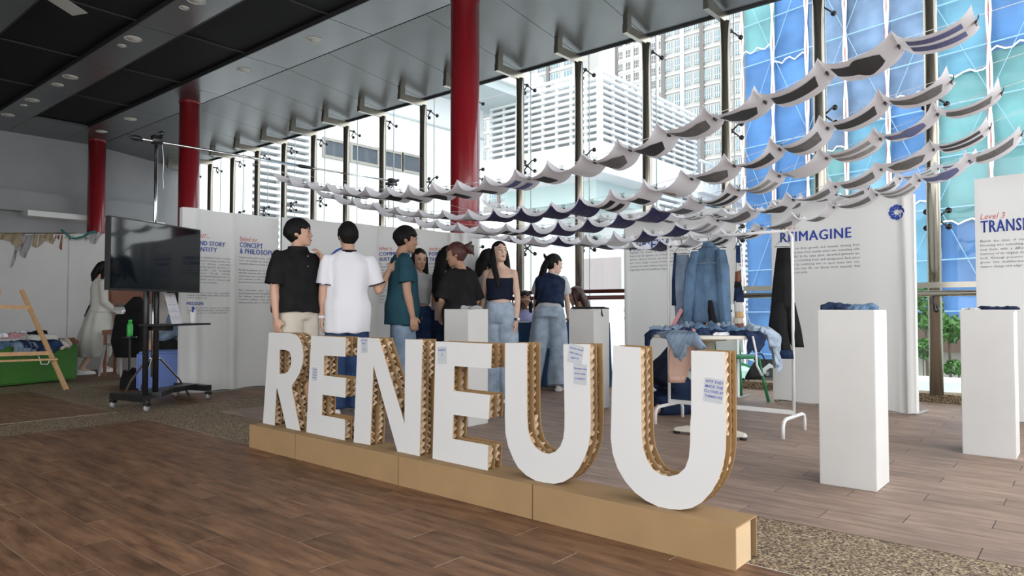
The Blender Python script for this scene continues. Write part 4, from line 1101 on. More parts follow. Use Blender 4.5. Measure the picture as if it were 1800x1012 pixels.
clip_b.add([(-0.016, -0.008, 0), (0.016, -0.008, 0), (0.016, 0.008, 0), (-0.016, 0.008, 0), (-0.016, -0.002, -0.018), (0.016, -0.002, -0.018), (0.016, 0.002, -0.018), (-0.016, 0.002, -0.018)],
           [(0, 1, 2, 3), (4, 7, 6, 5), (0, 4, 5, 1), (1, 5, 6, 2), (2, 6, 7, 3), (3, 7, 4, 0)])
for s_ in (-1, 1):
    clip_b.tube([(-0.008, s_ * 0.004, -0.001), (-0.007, s_ * 0.009, 0.020), (0.0, s_ * 0.010, 0.026), (0.007, s_ * 0.009, 0.020), (0.008, s_ * 0.004, -0.001)], 0.0016, 4)
clip_b.xform(lambda p: (p[1], p[0], p[2]))
CLIPM = clip_b.mesh('binder_clip', 'black_plastic')
PLN, PWD = 0.300, 0.31
for k, (Ys, pxs, pys) in STR.items():
    cl = [on_y(x, y, Ys) for x, y in zip(pxs, pys)]
    X = np.array([c[0] for c in cl]); Z = np.array([c[2] for c in cl])
    # the string itself, hooked up to the boom at the left and running out of frame at the right
    spath = [(-7.5, min(Ys * 1.02, 6.2), 2.70)] + [(X[i], Ys, Z[i] + 0.026) for i in range(len(X))]
    dx = X[-1] - X[-2]; dz = Z[-1] - Z[-2]
    for q in range(1, 5): spath.append((X[-1] + dx * q * 1.5, Ys, Z[-1] + 0.026 + dz * q * 1.5))
    so = MB().tube(spath, 0.0016, 4).build('hanging_string', 'rope_white'); tag(so, f'thin pale cord carrying the {STRN[k]} row of hanging paper sheets', 'string', 'cords of the paper installation')
    n = len(X) - 1
    for i in range(n):
        seq = SEQ[k]; r_i = n - 1 - i        # 0 = rightmost
        kind = seq[r_i] if r_i < len(seq) else 'none'
        desc_ = PRINTS[kind][1]
        lab = f'white sheet with {desc_}, {ordinal(r_i)} from right on {STRN[k]} cord' if kind != 'none' else f'blank white sheet, {ordinal(r_i)} from right on {STRN[k]} cord'
        a = np.array([X[i], Ys, Z[i]]); b = np.array([X[i + 1], Ys, Z[i + 1]]); ch = b - a; L = np.linalg.norm(ch)
        t = thing('paper_sheet', lab, 'paper', tuple(a), 0, 'sheets hanging from the cords')
        rr = np.random.default_rng(k * 100 + i); sag = math.sqrt(max(0.0008, 3 / 8 * L * (max(PLN, L * 1.035) - L))) * rr.uniform(0.9, 1.08)
        sag = min(sag, 0.062); skew = rr.uniform(-0.012, 0.012); tw = rr.uniform(-0.06, 0.06); curl = rr.uniform(0.02, 0.05)
        def S(s, w, d=0.0):
            """s along 0..1, w across -0.5..0.5"""
            p = ch * s
            droop = -4 * sag * s * (1 - s)
            ends = (1 - abs(2 * s - 1)) 
            end = abs(2 * s - 1) ** 6
            up = curl * end * (abs(w) * 2) ** 1.5 - 0.004 * (abs(w) * 2) ** 2 * (1 - end)
            return (p[0] + skew * w * 2 * ends, p[1] + w * PWD, p[2] + droop + up + tw * w * PWD * (1 - end) - d)
        MB().grid([[S(i_ / 14, j_ / 8 - 0.5) for j_ in range(9)] for i_ in range(15)]).build('sheet', 'paper', t, True)
        def onto(u, v):   # print space: u across (-.5...5), v along, up = right end
            return S(min(1, max(0, 0.5 + v * 0.94)), u * 0.94, 0.0022)
        if kind == 'word':
            v, f = text_verts('RENEUU', 0.16, 0.01, align='CENTER')
            MB().add([onto(x * 1.0, -0.36 + y) for x, y, _ in v], [tuple(reversed(q)) for q in f]).build('printed_picture', 'ink_black', t)
        else:
            for poly_, m_ in PRINTS[kind][0]:
                # fill the outline with a fine strip mesh so that it follows the sag
                P = np.array(poly_); vs = np.linspace(P[:, 1].min() + 1e-4, P[:, 1].max() - 1e-4, 13)
                V = []; Fq = []; prevn = None
                for v_ in vs:
                    xsn = []
                    for q in range(len(poly_)):
                        (x0, y0), (x1, y1) = poly_[q], poly_[(q + 1) % len(poly_)]
                        if (y0 > v_) != (y1 > v_): xsn.append(x0 + (x1 - x0) * (v_ - y0) / (y1 - y0))
                    xsn.sort(); lo, hi = xsn[0], xsn[-1]
                    V.append([onto(lo + (hi - lo) * e_ / 4, v_) for e_ in range(5)])
                MB().grid(V).build('printed_picture', m_, t)
        c = link('binder_clip', CLIPM, t, (ch[0], ch[1], ch[2] + 0.003)) if i < n - 1 or True else None
        if i == 0: link('binder_clip', CLIPM, t, (0, 0, 0.003))

# ---- light stand with boom that holds the cords at the left
stn = thing('boom_stand', 'chrome light stand with a long horizontal boom behind the screen', 'stand', (-7.5, 3.12, 0))
MB().tube([(0, 0, 0.25), (0, 0, 1.3)], 0.022, 10).tube([(0, 0, 1.3), (0, 0, 2.70)], 0.017, 10).build('pole', 'chrome', stn, True)
for a in (100, 200, 320):
    c_, s_ = math.cos(math.radians(a)), math.sin(math.radians(a))
    MB().tube([(0, 0, 0.45), (0.08 * c_, 0.08 * s_, 0.43), (0.30 * c_, 0.30 * s_, 0.20), (0.42 * c_, 0.42 * s_, 0.012)], 0.011, 8).build('leg', 'chrome', stn, True)
MB().tube([(0, -0.17, 2.70), (0, 1.75, 2.715)], 0.015, 8).tube([(0, 1.75, 2.715), (0, 3.16, 2.735)], 0.011, 8).build('boom', 'chrome', stn, True)
MB().tube([(0, 1.70, 2.715), (0, 1.88, 2.717)], 0.02, 8).build('grip', 'black_plastic', stn, True)
mb = MB(); mb.box((0, 0, 2.715), (0.07, 0.09, 0.09)); mb.tube([(-0.05, 0, 2.715), (0.07, 0, 2.78)], 0.016, 8); mb.ell((0.05, 0.03, 2.78), (0.03, 0.03, 0.03))
mb.build('clamp', 'steel_dark', stn, True)
mb = MB(); mb.ell((0, -0.2, 2.70), (0.035, 0.06, 0.03)); mb.tube([(0, -0.28, 2.715), (0, -0.14, 2.685)], 0.014, 8); mb.build('end_clamp', 'black_plastic', stn, True)
mb = MB(); mb.ell((0, 3.18, 2.74), (0.04, 0.09, 0.035)); mb.ell((0.02, 3.14, 2.69), (0.03, 0.05, 0.03)); mb.tube([(0, 3.07, 2.68), (0.01, 3.28, 2.76)], 0.02, 8); mb.tube([(0, 3.12, 2.72), (0, 3.12, 2.2)], 0.006, 6); mb.build('end_clamp', 'black_plastic', stn, True)
MB().tube([(0, 0.06, 2.68), (0.005, 0.075, 2.5), (0.0, 0.07, 2.35), (0.01, 0.075, 2.22)], 0.003, 5).build('loose_cord', 'rope_white', stn)

# ================================================================== SCREEN ON A WHEELED STAND
w1, w2, w3 = np.array([-7.29, 2.667]), np.array([-6.77, 2.766]), np.array([-7.21, 3.567]); w4 = w1 + (w3 - w2)
tv = thing('screen_stand', 'large black screen on a wheeled black stand with a small shelf', 'screen stand', (-7.0, 2.9, 0))
def L(p, z=0): return (p[0] + 7.0, p[1] - 2.9, z)
TA, TB = np.array([-6.42, 2.30]), np.array([-6.90, 3.31])
wd = TB - TA; Wt = np.linalg.norm(wd); wd /= Wt; nr = np.array([wd[1], -wd[0]])
tc_ = (TA + TB) / 2; ang = math.atan2(wd[1], wd[0])
zc = 1.43; ht = 0.635
MB().box(L(tc_ - nr * 0.025, zc), (Wt, 0.05, ht), ang).build('housing', 'black_plastic', tv)
MB().box(L(tc_ + nr * 0.0015, zc + 0.004), (Wt - 0.02, 0.004, ht - 0.03), ang).build('screen', 'black_gloss', tv)
pc = np.array([-6.93, 2.86])
for s_ in (-1, 1):
    p = pc + wd * 0.065 * s_
    MB().tube([L(p, 0.14), L(p, 1.75)], 0.026, 12).build('upright', 'black_plastic', tv, True)
MB().box(L((pc + tc_ - nr * 0.05) / 2, zc), (0.42, np.linalg.norm(tc_ - pc), 0.36), ang).build('bracket', 'black_plastic', tv)
sh = pc + nr * 0.16 + wd * 0.14
MB().box(L(sh, 0.80), (0.62, 0.30, 0.018), ang).build('shelf', 'black_plastic', tv)
MB().box(L(pc + nr * 0.08 + wd * 0.02, 0.77), (0.10, 0.22, 0.05), ang).build('shelf_bracket', 'black_plastic', tv)
m12, m34 = (w1 + w2) / 2, (w3 + w4) / 2
MB().beam(L(w1, 0.115), L(w2, 0.115), 0.075, 0.06).build('foot', 'black_plastic', tv)
MB().beam(L(w4, 0.115), L(w3, 0.115), 0.075, 0.06).build('foot', 'black_plastic', tv)
MB().beam(L(m12, 0.125), L(m34, 0.125), 0.16, 0.05).build('base_bar', 'black_plastic', tv)
MB().beam(L(pc, 0.13), L((m12 + m34) / 2, 0.13), 0.2, 0.05).build('base_plate', 'black_plastic', tv)
for p in (w1, w2, w3, w4):
    c = MB(); c.tube([L(p, 0.10), L(p, 0.06)], 0.012, 8); c.box(L(p, 0.062), (0.05, 0.045, 0.03), 0.4)
    co = c.build('caster', 'black_plastic', tv)
    wv_ = MB(); q = L(p, 0.032); wv_.tube([(q[0] - 0.013, q[1] - 0.005, q[2]), (q[0] + 0.013, q[1] + 0.005, q[2])], 0.031, 14)
    wv_.build('wheel', 'plastic_grey', co, True)
# leaflet and pen cup on the shelf
lf = thing('leaflet', 'white instruction leaflet leaning on the shelf under the screen', 'leaflet', (*(pc + nr * 0.20 + wd * 0.07), 0.81), ang)
mb = MB(); mb.add([(-0.075, -0.04, 0.0), (0.065, -0.04, 0.0), (0.12, 0.10, 0.295), (-0.02, 0.10, 0.295), (-0.075, -0.038, 0.0), (0.065, -0.038, 0.0), (0.12, 0.102, 0.295), (-0.02, 0.102, 0.295)],
       [(0, 1, 2, 3), (7, 6, 5, 4), (0, 4, 5, 1), (1, 5, 6, 2), (2, 6, 7, 3), (3, 7, 4, 0)]); mb.build('sheet', 'paper', lf)
for s_, sz, vv in (('O', .035, .86), ('1', .02, .68), ('Ask a crew now', .016, .61), ('2', .02, .49), ('Pick piece', .016, .43), ('bought or thrifted', .016, .38), ('3', .02, .27), ('Join workshop in the', .015, .21), ('upper level room', .015, .15)):
    v, f = text_verts(s_, sz, 0.0, align='CENTER', res=1)
    MB().add([(x - 0.005 + 0.055 * vv + (y / 0.33) * 0.055, -0.0415 + (vv + y / 0.33) * 0.14, (vv + y / 0.33) * 0.295) for x, y, _ in v], f).build('printed_line', 'print_text', lf)
cup = thing('paper_cup', 'white paper cup holding blue pens on the shelf under the screen', 'cup', (*(sh + wd * 0.24), 0.81))
MB().lathe([(0.030, 0.0), (0.031, 0.003), (0.041, 0.105), (0.043, 0.108), (0.038, 0.106), (0.028, 0.006)], n=20).build('body', 'white_paint', cup, True)
for i in range(4):
    MB().tube([(0.01 * i - 0.015, 0.008 * (i % 2), 0.01), (-0.03 + 0.012 * i, 0.01, 0.165 - 0.01 * i)], 0.008, 6).build('pen', 'pen_blue' if i < 3 else 'white_paint', cup, True)
# ================================================================== CLOTHES RACK, TABLE, GARMENTS
rack = thing('clothes_rack', 'white tubular clothes rack behind the round table', 'clothes rack', (-2.3, 5.43, 0))
for x in (-0.52, 0.52):
    MB().tube([(x, 0, 0.13), (x, 0, 1.50), (x - math.copysign(0.03, x), 0, 1.55)], 0.0125, 10).build('upright', 'white_paint', rack, True)
    MB().tube([(x, -0.245, 0.0), (x, -0.245, 0.085), (x, -0.225, 0.12), (x, -0.18, 0.135), (x, 0.18, 0.135), (x, 0.225, 0.12), (x, 0.245, 0.085), (x, 0.245, 0.0)], 0.014, 10).build('foot', 'white_paint', rack, True)
MB().tube([(-0.49, 0, 1.55), (0.49, 0, 1.55)], 0.0125, 10).build('top_rail', 'white_paint', rack, True)
MB().beam((-0.52, 0, 0.165), (0.52, 0, 0.165), 0.03, 0.03).build('low_rail', 'white_paint', rack)

def fring(c, hw, hd, amp=0.05, k=7, ph=0.0, n=44, rz=0.0):
    out = []
    for j in range(n):
        t = 2 * math.pi * j / n; f = 1 + amp * math.sin(k * t + ph) + 0.5 * amp * math.sin((k * 2 + 1) * t + ph * 2.3)
        x, y = hw * math.cos(t) * f, hd * math.sin(t) * f
        out.append((c[0] + x * math.cos(rz) - y * math.sin(rz), c[1] + x * math.sin(rz) + y * math.cos(rz), c[2]))
    return out
def floft(secs, amp=0.06, k=7, ph=0.0, rz=0.0, sub=5, n=44):
    """secs: (x, y, z, hw, hd); interpolated, folds deepen downwards"""
    R = []
    for a, b in zip(secs[:-1], secs[1:]):
        for q in range(sub):
            t = q / sub; s = [a[i] + (b[i] - a[i]) * t for i in range(5)]
            R.append(s)
    R.append(list(secs[-1]))
    out = []
    for i, s in enumerate(R):
        f = i / (len(R) - 1)
        out.append(fring(s[:3], s[3], s[4], amp * (0.35 + 0.65 * f), k, ph + 0.9 * math.sin(f * 3), n, rz))
    return MB().rings(out, True)
def hanger(parent, top=1.55, w=0.17, drop=0.16, m='steel_dark', rz=0.0):
    c, s = math.cos(rz), math.sin(rz)
    R_ = lambda x, z: (x * c, x * s, z)
    MB().tube([R_(0.018, top + 0.012), R_(0.0, top + 0.03), R_(-0.018, top + 0.012), R_(-0.004, top - 0.02), R_(0, top - 0.05), R_(w, top - drop), R_(-w, top - drop), R_(0, top - 0.05)], 0.004, 5).build('hanger', m, parent, True)
def gx(px, Y=5.43): return on_y(px, 500, Y)[0]
GY = 5.43
g = thing('denim_overalls', 'blue denim bib piece with a rose strap, leftmost on the clothes rack', 'garment', (gx(1199), GY, 0))
hanger(g, w=0.075, drop=0.13, rz=0.3)
floft([(0, 0, 1.41, .062, .02), (0, 0, 1.28, .068, .03), (0, 0, 1.05, .075, .035), (-0.005, 0, 0.92, .06, .03), (0.0, 0, 0.70, .062, .03)], 0.07, 5).build('front', 'denim_wash', g, True)
floft([(-0.055, -.01, 1.43, .010, .012), (-0.065, -.02, 1.2, .016, .018), (-0.06, -.02, 0.98, .022, .02)], 0.1, 4).build('side_panel', 'denim_dark', g, True)
floft([(0.01, 0.02, 0.95, .06, .03), (0.02, 0.02, 0.80, .07, .035), (0.03, 0.02, 0.62, .07, .035)], 0.1, 5).build('lower_panel', 'denim_indigo', g, True)
MB().beam((0.035, -0.075, 0.95), (-0.055, -0.075, 0.80), 0.008, 0.035, up=(1, 0, 1)).build('strap', 'cloth_rose', g)
g = thing('denim_jacket', 'large mid blue denim jacket hanging in the middle of the clothes rack', 'garment', (gx(1247), GY, 0))
hanger(g, w=0.15, drop=0.10)
floft([(0, 0, 1.475, .045, .03), (0, 0, 1.45, .085, .045), (0, 0, 1.36, .125, .06), (0, 0, 1.15, .145, .075), (0, 0, 0.84, .165, .085)], 0.05, 8, 0.5).build('body', 'denim_blue', g, True)
for s_ in (-1, 1):
    floft([(s_ * .105, -.02, 1.43, .04, .04), (s_ * .135, -.045, 1.28, .052, .05), (s_ * .150, -.06, 1.05, .05, .05), (s_ * .165, -.06, 0.83, .042, .042)], 0.06, 5, s_).build('sleeve', 'denim_blue', g, True)
    MB().rings([fring((s_ * .165, -.06, z), .044, .044) for z in (0.80, 0.85)]).build('cuff', 'denim_wash', g, True)
floft([(0, -0.02, 1.50, .04, .025), (0, -0.02, 1.46, .055, .035)], 0.03, 4).build('collar', 'denim_blue', g, True)
MB().beam((-0.10, -0.068, 1.325), (0.10, -0.068, 1.325), 0.006, 0.008).build('yoke_seam', 'denim_wash', g)
floft([(0.055, -.11, 1.02, .016, .012), (0.065, -.115, 0.93, .026, .018), (0.085, -.11, 0.80, .028, .018)], 0.12, 4).build('black_sash', 'cloth_black', g, True)
g = thing('patchwork_strip', 'narrow patchwork fabric strip with a white price tag hanging beside the denim jacket', 'garment', (gx(1298), GY, 0))
hanger(g, w=0.03, drop=0.12)
z = 1.46
for i, (m_, h_, hw) in enumerate((('denim_indigo', .14, .022), ('cloth_cream', .08, .014), ('brown_board', .09, .030), ('cloth_black', .05, .028), ('denim_dark', .12, .04), ('cloth_cream', .09, .038), ('pine', .05, .036), ('cloth_beige', .05, .040), ('brown_board', .04, .038), ('denim_pale', .09, .042))):
    floft([(0.004 * (-1) ** i, 0, z, hw * .9, .018), (0.004 * (-1) ** i, 0, z - h_, hw, .02)], 0.1, 5, i).build('patch', m_, g, True); z -= h_ * 0.93
MB().tube([(0.03, -0.02, 1.45), (0.036, -0.02, 1.2), (0.045, -0.02, 1.10)], 0.005, 5).build('cord', 'rope_white', g)
tg = MB().box((-0.04, -0.05, 0.94), (0.048, 0.002, 0.10)).build('price_tag', 'white_paint', g)
mb = MB(); mb.lathe([(0.006, 0), (0.009, 0), (0.009, 0.001), (0.006, 0.001)], n=12).xform(lambda p: (p[0] - 0.04, -0.0515 - p[2], p[1] + 0.935)); mb.build('tag_logo', 'ink_black', tg)
g = thing('black_trousers', 'long black trousers with navy cuffs, rightmost on the clothes rack', 'garment', (gx(1378), GY, 0))
hanger(g, w=0.065, drop=0.12, rz=0.4)
floft([(0, 0, 1.42, .05, .03), (0, 0, 1.36, .058, .04), (-.01, 0, 1.15, .075, .05), (-.02, 0, 0.95, .085, .055)], 0.06, 5).build('waist', 'cloth_black', g, True)
floft([(-.03, -.03, 1.0, .055, .045), (-.035, -.05, 0.80, .07, .05), (0.005, -.05, 0.60, .062, .045)], 0.06, 5).build('leg', 'cloth_black', g, True)
floft([(0.02, .03, 1.0, .05, .045), (0.05, .04, 0.80, .06, .045), (0.085, .04, 0.66, .045, .04)], 0.06, 5, 1).build('leg', 'cloth_black', g, True)
MB().rings([fring((0.0, -.05, 0.64), .069, .052), fring((0.012, -.05, 0.575), .067, .05)]).build('cuff', 'denim_dark', g, True)

TCX, TCY, TZ, TR = -2.24, 4.94, 0.765, 0.44
tbl = thing('round_table', 'round ivory table on a T-shaped foot piled with denim scraps', 'table', (TCX, TCY, 0))
MB().lathe([(TR - 0.004, TZ - 0.026), (TR, TZ - 0.022), (TR, TZ - 0.004), (TR - 0.004, TZ)], n=56).build('tabletop', 'table_ivory', tbl)
MB().lathe([(0.13, TZ - 0.05), (0.14, TZ - 0.026)], n=24).build('mounting_plate', 'table_ivory', tbl, True)
MB().lathe([(0.047, 0.06), (0.047, TZ - 0.045)], n=24).build('column', 'table_ivory', tbl, True)
def footmesh():
    mb = MB(); R = []
    for x, h, w in ((-0.275, 0.030, 0.02), (-0.26, 0.045, 0.03), (-0.18, 0.062, 0.036), (0, 0.07, 0.045), (0.18, 0.062, 0.036), (0.26, 0.045, 0.03), (0.275, 0.030, 0.02)):
        R.append([(x, -w, 0.022), (x, w, 0.022), (x, w * .8, h), (x, -w * .8, h)])
    return mb.rings(R)
MB_f = footmesh(); MB_f.xform(lambda p: (p[0], p[1] + 0.0, p[2])).build('foot_bar', 'table_ivory', tbl, rz=0.12)
MB().beam((0, 0, 0.05), (-0.12, 0.36, 0.045), 0.06, 0.045).build('foot_bar', 'table_ivory', tbl)
for x in (-0.25, 0.25):
    MB().lathe([(0.026, 0.0), (0.026, 0.016), (0.014, 0.024)], (x * math.cos(.12), x * math.sin(.12), 0), n=14).build('foot_pad', 'black_plastic', tbl, True)
def tp(a, b): return (TCX + 0.7645 * a - 0.645 * b, TCY + 0.645 * a + 0.7645 * b, TZ)
E_ = (TCX, TCY, TR)
cz = math.atan2(0.645, 0.7645)
cloth_patch('denim_scrap', 'dark navy scrap hanging off the left end of the round table', 'garment', tp(-0.40, -0.05), 0.34, 0.13, cz, 'denim_dark', 0.03, seed=11, edge=E_)
cloth_patch('denim_scrap', 'pale washed denim piece drooping over the front left edge of the round table', 'garment', tp(-0.28, -0.31), 0.22, 0.34, cz, 'denim_wash', 0.035, seed=12, edge=E_)
cloth_patch('denim_scrap', 'blue denim piece with black inside in the middle of the round table', 'garment', tp(-0.06, -0.02), 0.30, 0.24, cz + .4, 'denim_indigo', 0.06, seed=13, edge=E_)
cloth_patch('denim_scrap', 'light blue denim strip lying across the round table behind the tweed', 'garment', tp(0.16, 0.08), 0.34, 0.20, cz - .2, 'denim_pale', 0.05, seed=14, edge=E_)
cloth_patch('fabric_scrap', 'white fabric scrap flat on the front of the round table', 'garment', tp(0.06, -0.24), 0.22, 0.16, cz, 'cloth_white', 0.01, seed=15, edge=E_)
cloth_patch('denim_scrap', 'dark blue denim flap hanging off the front right of the round table', 'garment', tp(0.20, -0.37), 0.20, 0.26, cz + .5, 'denim_dark', 0.03, seed=16, edge=E_)
cloth_patch('tweed_scrap', 'grey tweed scrap on the right of the round table', 'garment', tp(0.29, -0.12), 0.20, 0.24, cz, 'cloth_greyd', 0.04, seed=17, edge=E_)
cloth_patch('denim_jacket', 'light blue denim jacket drooping over the right end of the round table', 'garment', tp(0.42, -0.14), 0.30, 0.34, cz, 'denim_pale', 0.07, seed=18, edge=E_, thick=0.02)
cloth_patch('denim_jacket', 'pale denim sleeve hanging lowest off the right end of the round table', 'garment', tp(0.48, -0.02), 0.46, 0.13, cz - 0.2, 'denim_pale', 0.05, seed=19, edge=E_, thick=0.02)
cloth_patch('denim_scrap', 'black denim scrap with a curled edge at the middle front of the round table', 'garment', tp(-0.10, -0.22), 0.26, 0.14, cz + .1, 'denim_dark', 0.07, seed=71, edge=E_)
cloth_patch('denim_scrap', 'mid blue denim strap piece lying behind the white scrap on the round table', 'garment', tp(0.06, -0.08), 0.36, 0.12, cz - .3, 'denim_blue', 0.09, seed=72, edge=E_)
cloth_patch('fabric_scrap', 'rose coloured scrap peeking out at the left of the round table', 'garment', tp(-0.20, -0.12), 0.20, 0.14, cz, 'cloth_rose', 0.03, seed=73, edge=E_)
cloth_patch('denim_scrap', 'washed denim waistband piece at the back left of the round table', 'garment', tp(-0.24, 0.12), 0.30, 0.16, cz + .5, 'denim_wash', 0.08, seed=74, edge=E_)
g = thing('peach_sleeve', 'peach satin sleeve with a buttoned cuff hanging below the round table', 'garment', (*ground(1195, 5.30), 0))
floft([(0.04, 0, 0.745, .105, .018), (0.02, 0, 0.62, .098, .022), (-.01, 0, 0.50, .075, .024), (-.03, 0, 0.40, .058, .022)], 0.13, 4, rz=cz).build('sleeve', 'cloth_pink', g, True)
MB().rings([fring((-.03, 0, zz), .064, .030, 0.03, rz=cz) for zz in (0.39, 0.45)]).build('cuff', 'cloth_pink', g, True)
g = thing('denim_skirt', 'dark denim piece with a frayed hem hanging behind the round table column', 'garment', (*ground(1222, 5.75), 0))
floft([(0, 0, 0.80, .05, .03), (0, 0, 0.60, .055, .035), (-.02, 0, 0.44, .06, .035)], 0.08, 5, rz=cz).build('panel', 'denim_wash', g, True)
g = MB().tube([tuple(np.array(tp(0.17, -0.47)) + np.array([0, 0, 0.0])), tuple(np.array(tp(0.19, -0.47)) + np.array([0, 0, -.10])), tuple(np.array(tp(0.20, -0.46)) + np.array([0, 0, -.20])), tuple(np.array(tp(0.235, -0.46)) + np.array([0, 0, -.27]))], 0.008, 6, flat=0.4).build('white_drawstring', 'cloth_white', None, True)
tag(g, 'white drawstring dangling from the front right of the round table', 'drawstring')

# green metal chair behind the table
gc = thing('green_chair', 'green metal chair behind the round table by the window', 'chair', (*ground(1292, 7.3), 0), 1.0)
for sx in (-.2, .2):
    for sy in (-.2, .2):
        MB().tube([(sx * 0.8, sy * 0.8, 0.45), (sx * 1.15, sy * 1.15, 0)], 0.016, 8).build('leg', 'green_metal', gc, True)
MB().lathe([(0.2, 0.44), (0.21, 0.455), (0.2, 0.47)], n=24).build('seat', 'green_metal', gc, True)
MB().tube([(-.18, .18, .46), (-.19, .24, .72), (0, .27, .82), (.19, .24, .72), (.18, .18, .46)], 0.015, 8).build('back_frame', 'green_metal', gc, True)
MB().tube([(-.1, .21, .47), (-.1, .26, .78)], 0.01, 8).tube([(.1, .21, .47), (.1, .26, .78)], 0.01, 8).build('back_bars', 'green_metal', gc, True)
# tote bag with a monochrome portrait and a dark bundle by the curb
bg_ = thing('tote_bag', 'black and white tote bag with a monochrome figure leaning on the window curb', 'bag', (*ground(1334, 8.55), 0), YAW - 0.32)
mb = MB(); R = []
for z, w_, d_ in ((0, .2, .09), (0.12, .205, .10), (0.25, .18, .07), (0.33, .15, .03)): R.append([(-w_ + z * .35, -d_ + z * .2, z), (w_ + z * .1, -d_ + z * .2, z), (w_ + z * .1, d_ + z * .2, z), (-w_ + z * .35, d_ + z * .2, z)])
mb.rings(R).build('body', 'cloth_black', bg_)
def onb(x, z): return (x + z * .22, -0.103 + z * .2 + max(0, z - .12) * .20, z)
for pts, m_ in (([(-.10, .01), (.19, .01), (.17, .22), (.05, .29), (-.02, .22)], 'cloth_white'), ([(-.06, .015), (.18, .015), (.17, .10), (.10, .13), (.02, .12), (-.03, .08)], 'ink_grey'), ([(.05, .12), (.11, .12), (.14, .18), (.12, .23), (.07, .235), (.035, .20), (.04, .16)], 'ink_black'), ([(.03, .15), (.065, .14), (.075, .18), (.045, .20)], 'ink_midgrey')):
    tri = tessellate_polygon([[Vector((x, z, 0)) for x, z in pts]])
    dz = {'cloth_white': 0.002, 'ink_grey': 0.004, 'ink_black': 0.005, 'ink_midgrey': 0.006}[m_]
    MB().add([(onb(x, z)[0], onb(x, z)[1] - dz, z) for x, z in pts], [tuple(t) for t in tri]).build('printed_figure', m_, bg_)
MB().tube([(-.06, -.03, .32), (-.04, -.04, .40), (.03, -.04, .40), (.06, -.03, .33)], 0.01, 6).build('handle', 'cloth_black', bg_, True)
cloth_patch('cloth_bundle', 'dark navy bundle on the floor left of the tote bag', 'garment', (*ground(1305, 8.5), 0.0), 0.3, 0.22, 0.6, 'denim_dark', 0.09, seed=31, thick=0.03)

# ================================================================== LEFT SIDE: PARTITION, GREEN OTTOMAN, EASEL, CHAIRS
q0, q1, q2, q3 = ground(-110, 11.15), ground(119.3, 11.0), ground(121.7, 11.0), ground(300, 10.9)
part = thing('white_partition', 'white two-board partition behind the green ottoman', 'partition', (*q1, 0))
for a, b in ((q0, q1), (q2, q3)):
    MB().beam((a[0] - q1[0], a[1] - q1[1], 1.07), (b[0] - q1[0], b[1] - q1[1], 1.07), 0.05, 2.14).build('board', 'wall_white', part)
dirp = np.array([q1[0] - q0[0], q1[1] - q0[1]]); dirp /= np.linalg.norm(dirp); npn = np.array([dirp[1], -dirp[0]])
def drape(px0, px1, drop, m_, label, seed, slant=0.0, name='draped_cloth'):
    a = np.array(ground(px0, 11.08 if px0 < 120 else 10.97)); b = np.array(ground(px1, 11.05 if px0 < 120 else 10.96)); rg = np.random.default_rng(seed); ph = rg.uniform(0, 6, 4)
    P = []
    for j in range(13):
        v = j / 12; row = []
        for i in range(17):
            u = i / 16
            dl = drop * (0.55 + 0.45 * math.sin(u * 5 + ph[0]) * math.sin(u * 2.3 + ph[1]))
            p = a + (b - a) * (u + slant * v)
            off = 0.065 + 0.03 * math.sin(u * 22 + ph[2] + v * 2) * v + 0.02 * v
            z = 2.165 + 0.01 * math.sin(u * 9) - dl * v
            if j == 0: off = -0.05
            elif j == 1: off = 0.0; z = 2.17
            row.append((p[0] + npn[0] * off, p[1] + npn[1] * off, z))
        P.append(row)
    o = MB().grid(P).build(name, m_, None, True); tag(o, label, 'cloth', 'scraps draped over the partition')
drape(-20, 42, 0.24, 'cloth_tan', 'torn tan paper edge hanging over the left end of the partition', 1)
drape(34, 64, 0.60, 'cloth_greyd', 'long crumpled grey cloth hanging over the partition, left of the brown paper', 2, -0.35)
drape(62, 97, 0.26, 'cloth_tan', 'short tan cloth hanging over the partition next to the grey cloth', 3)
drape(97, 113, 0.34, 'brown_board', 'brown kraft paper strip hanging over the partition', 4)
drape(111, 134, 0.20, 'cloth_tan', 'pale tan scrap hanging over the partition gap', 5)
drape(152, 180, 0.32, 'cloth_greyd', 'small white cloth hanging over the right board of the partition', 6)
pts = [on_d(x, y, 10.88) for x, y in ((108, 404), (116, 411), (124, 418), (133, 419), (145, 416), (158, 408), (168, 407))]
tag(MB().tube(pts, 0.016, 6).build('teal_cord', 'teal_cord', None, True), 'teal cord looped over the top of the partition', 'cord')

A = np.array([-10.18, 2.456]); B = np.array([-10.50, 3.40]); d_ = (B - A) / np.linalg.norm(B - A); bk = np.array([-d_[1], d_[0]]); A2 = A - d_ * 0.9
ot = thing('green_ottoman', 'long bright green vinyl ottoman covered with a pile of clothes', 'ottoman', (*A, 0))
cc = (A2 + B) / 2 + bk * 0.36; ln = np.linalg.norm(B - A2)
bm = bmesh.new(); bmesh.ops.create_cube(bm, size=1)
for v in bm.verts: v.co = (v.co.x * ln, v.co.y * 0.72, (v.co.z + .5) * 0.47 + 0.015)
bmesh.ops.bevel(bm, geom=bm.edges[:], offset=0.02, segments=3, affect='EDGES')
me = bpy.data.meshes.new('cushion'); bm.to_mesh(me); bm.free(); me.materials.append(M['green_vinyl'])
link('cushion', me, ot, (cc[0] - A[0], cc[1] - A[1], 0), math.atan2(d_[1], d_[0]))
for a_ in (-.45, .45):
    for b_ in (-.28, .28):
        pq = cc + d_ * a_ * ln * 0.9 + bk * b_ - A
        MB().lathe([(0.02, 0.0), (0.02, 0.02)], (pq[0], pq[1], 0), n=10).build('foot', 'black_plastic', ot)
def os_(a, b): p = A + d_ * a + bk * b; return (p[0], p[1], 0.485)
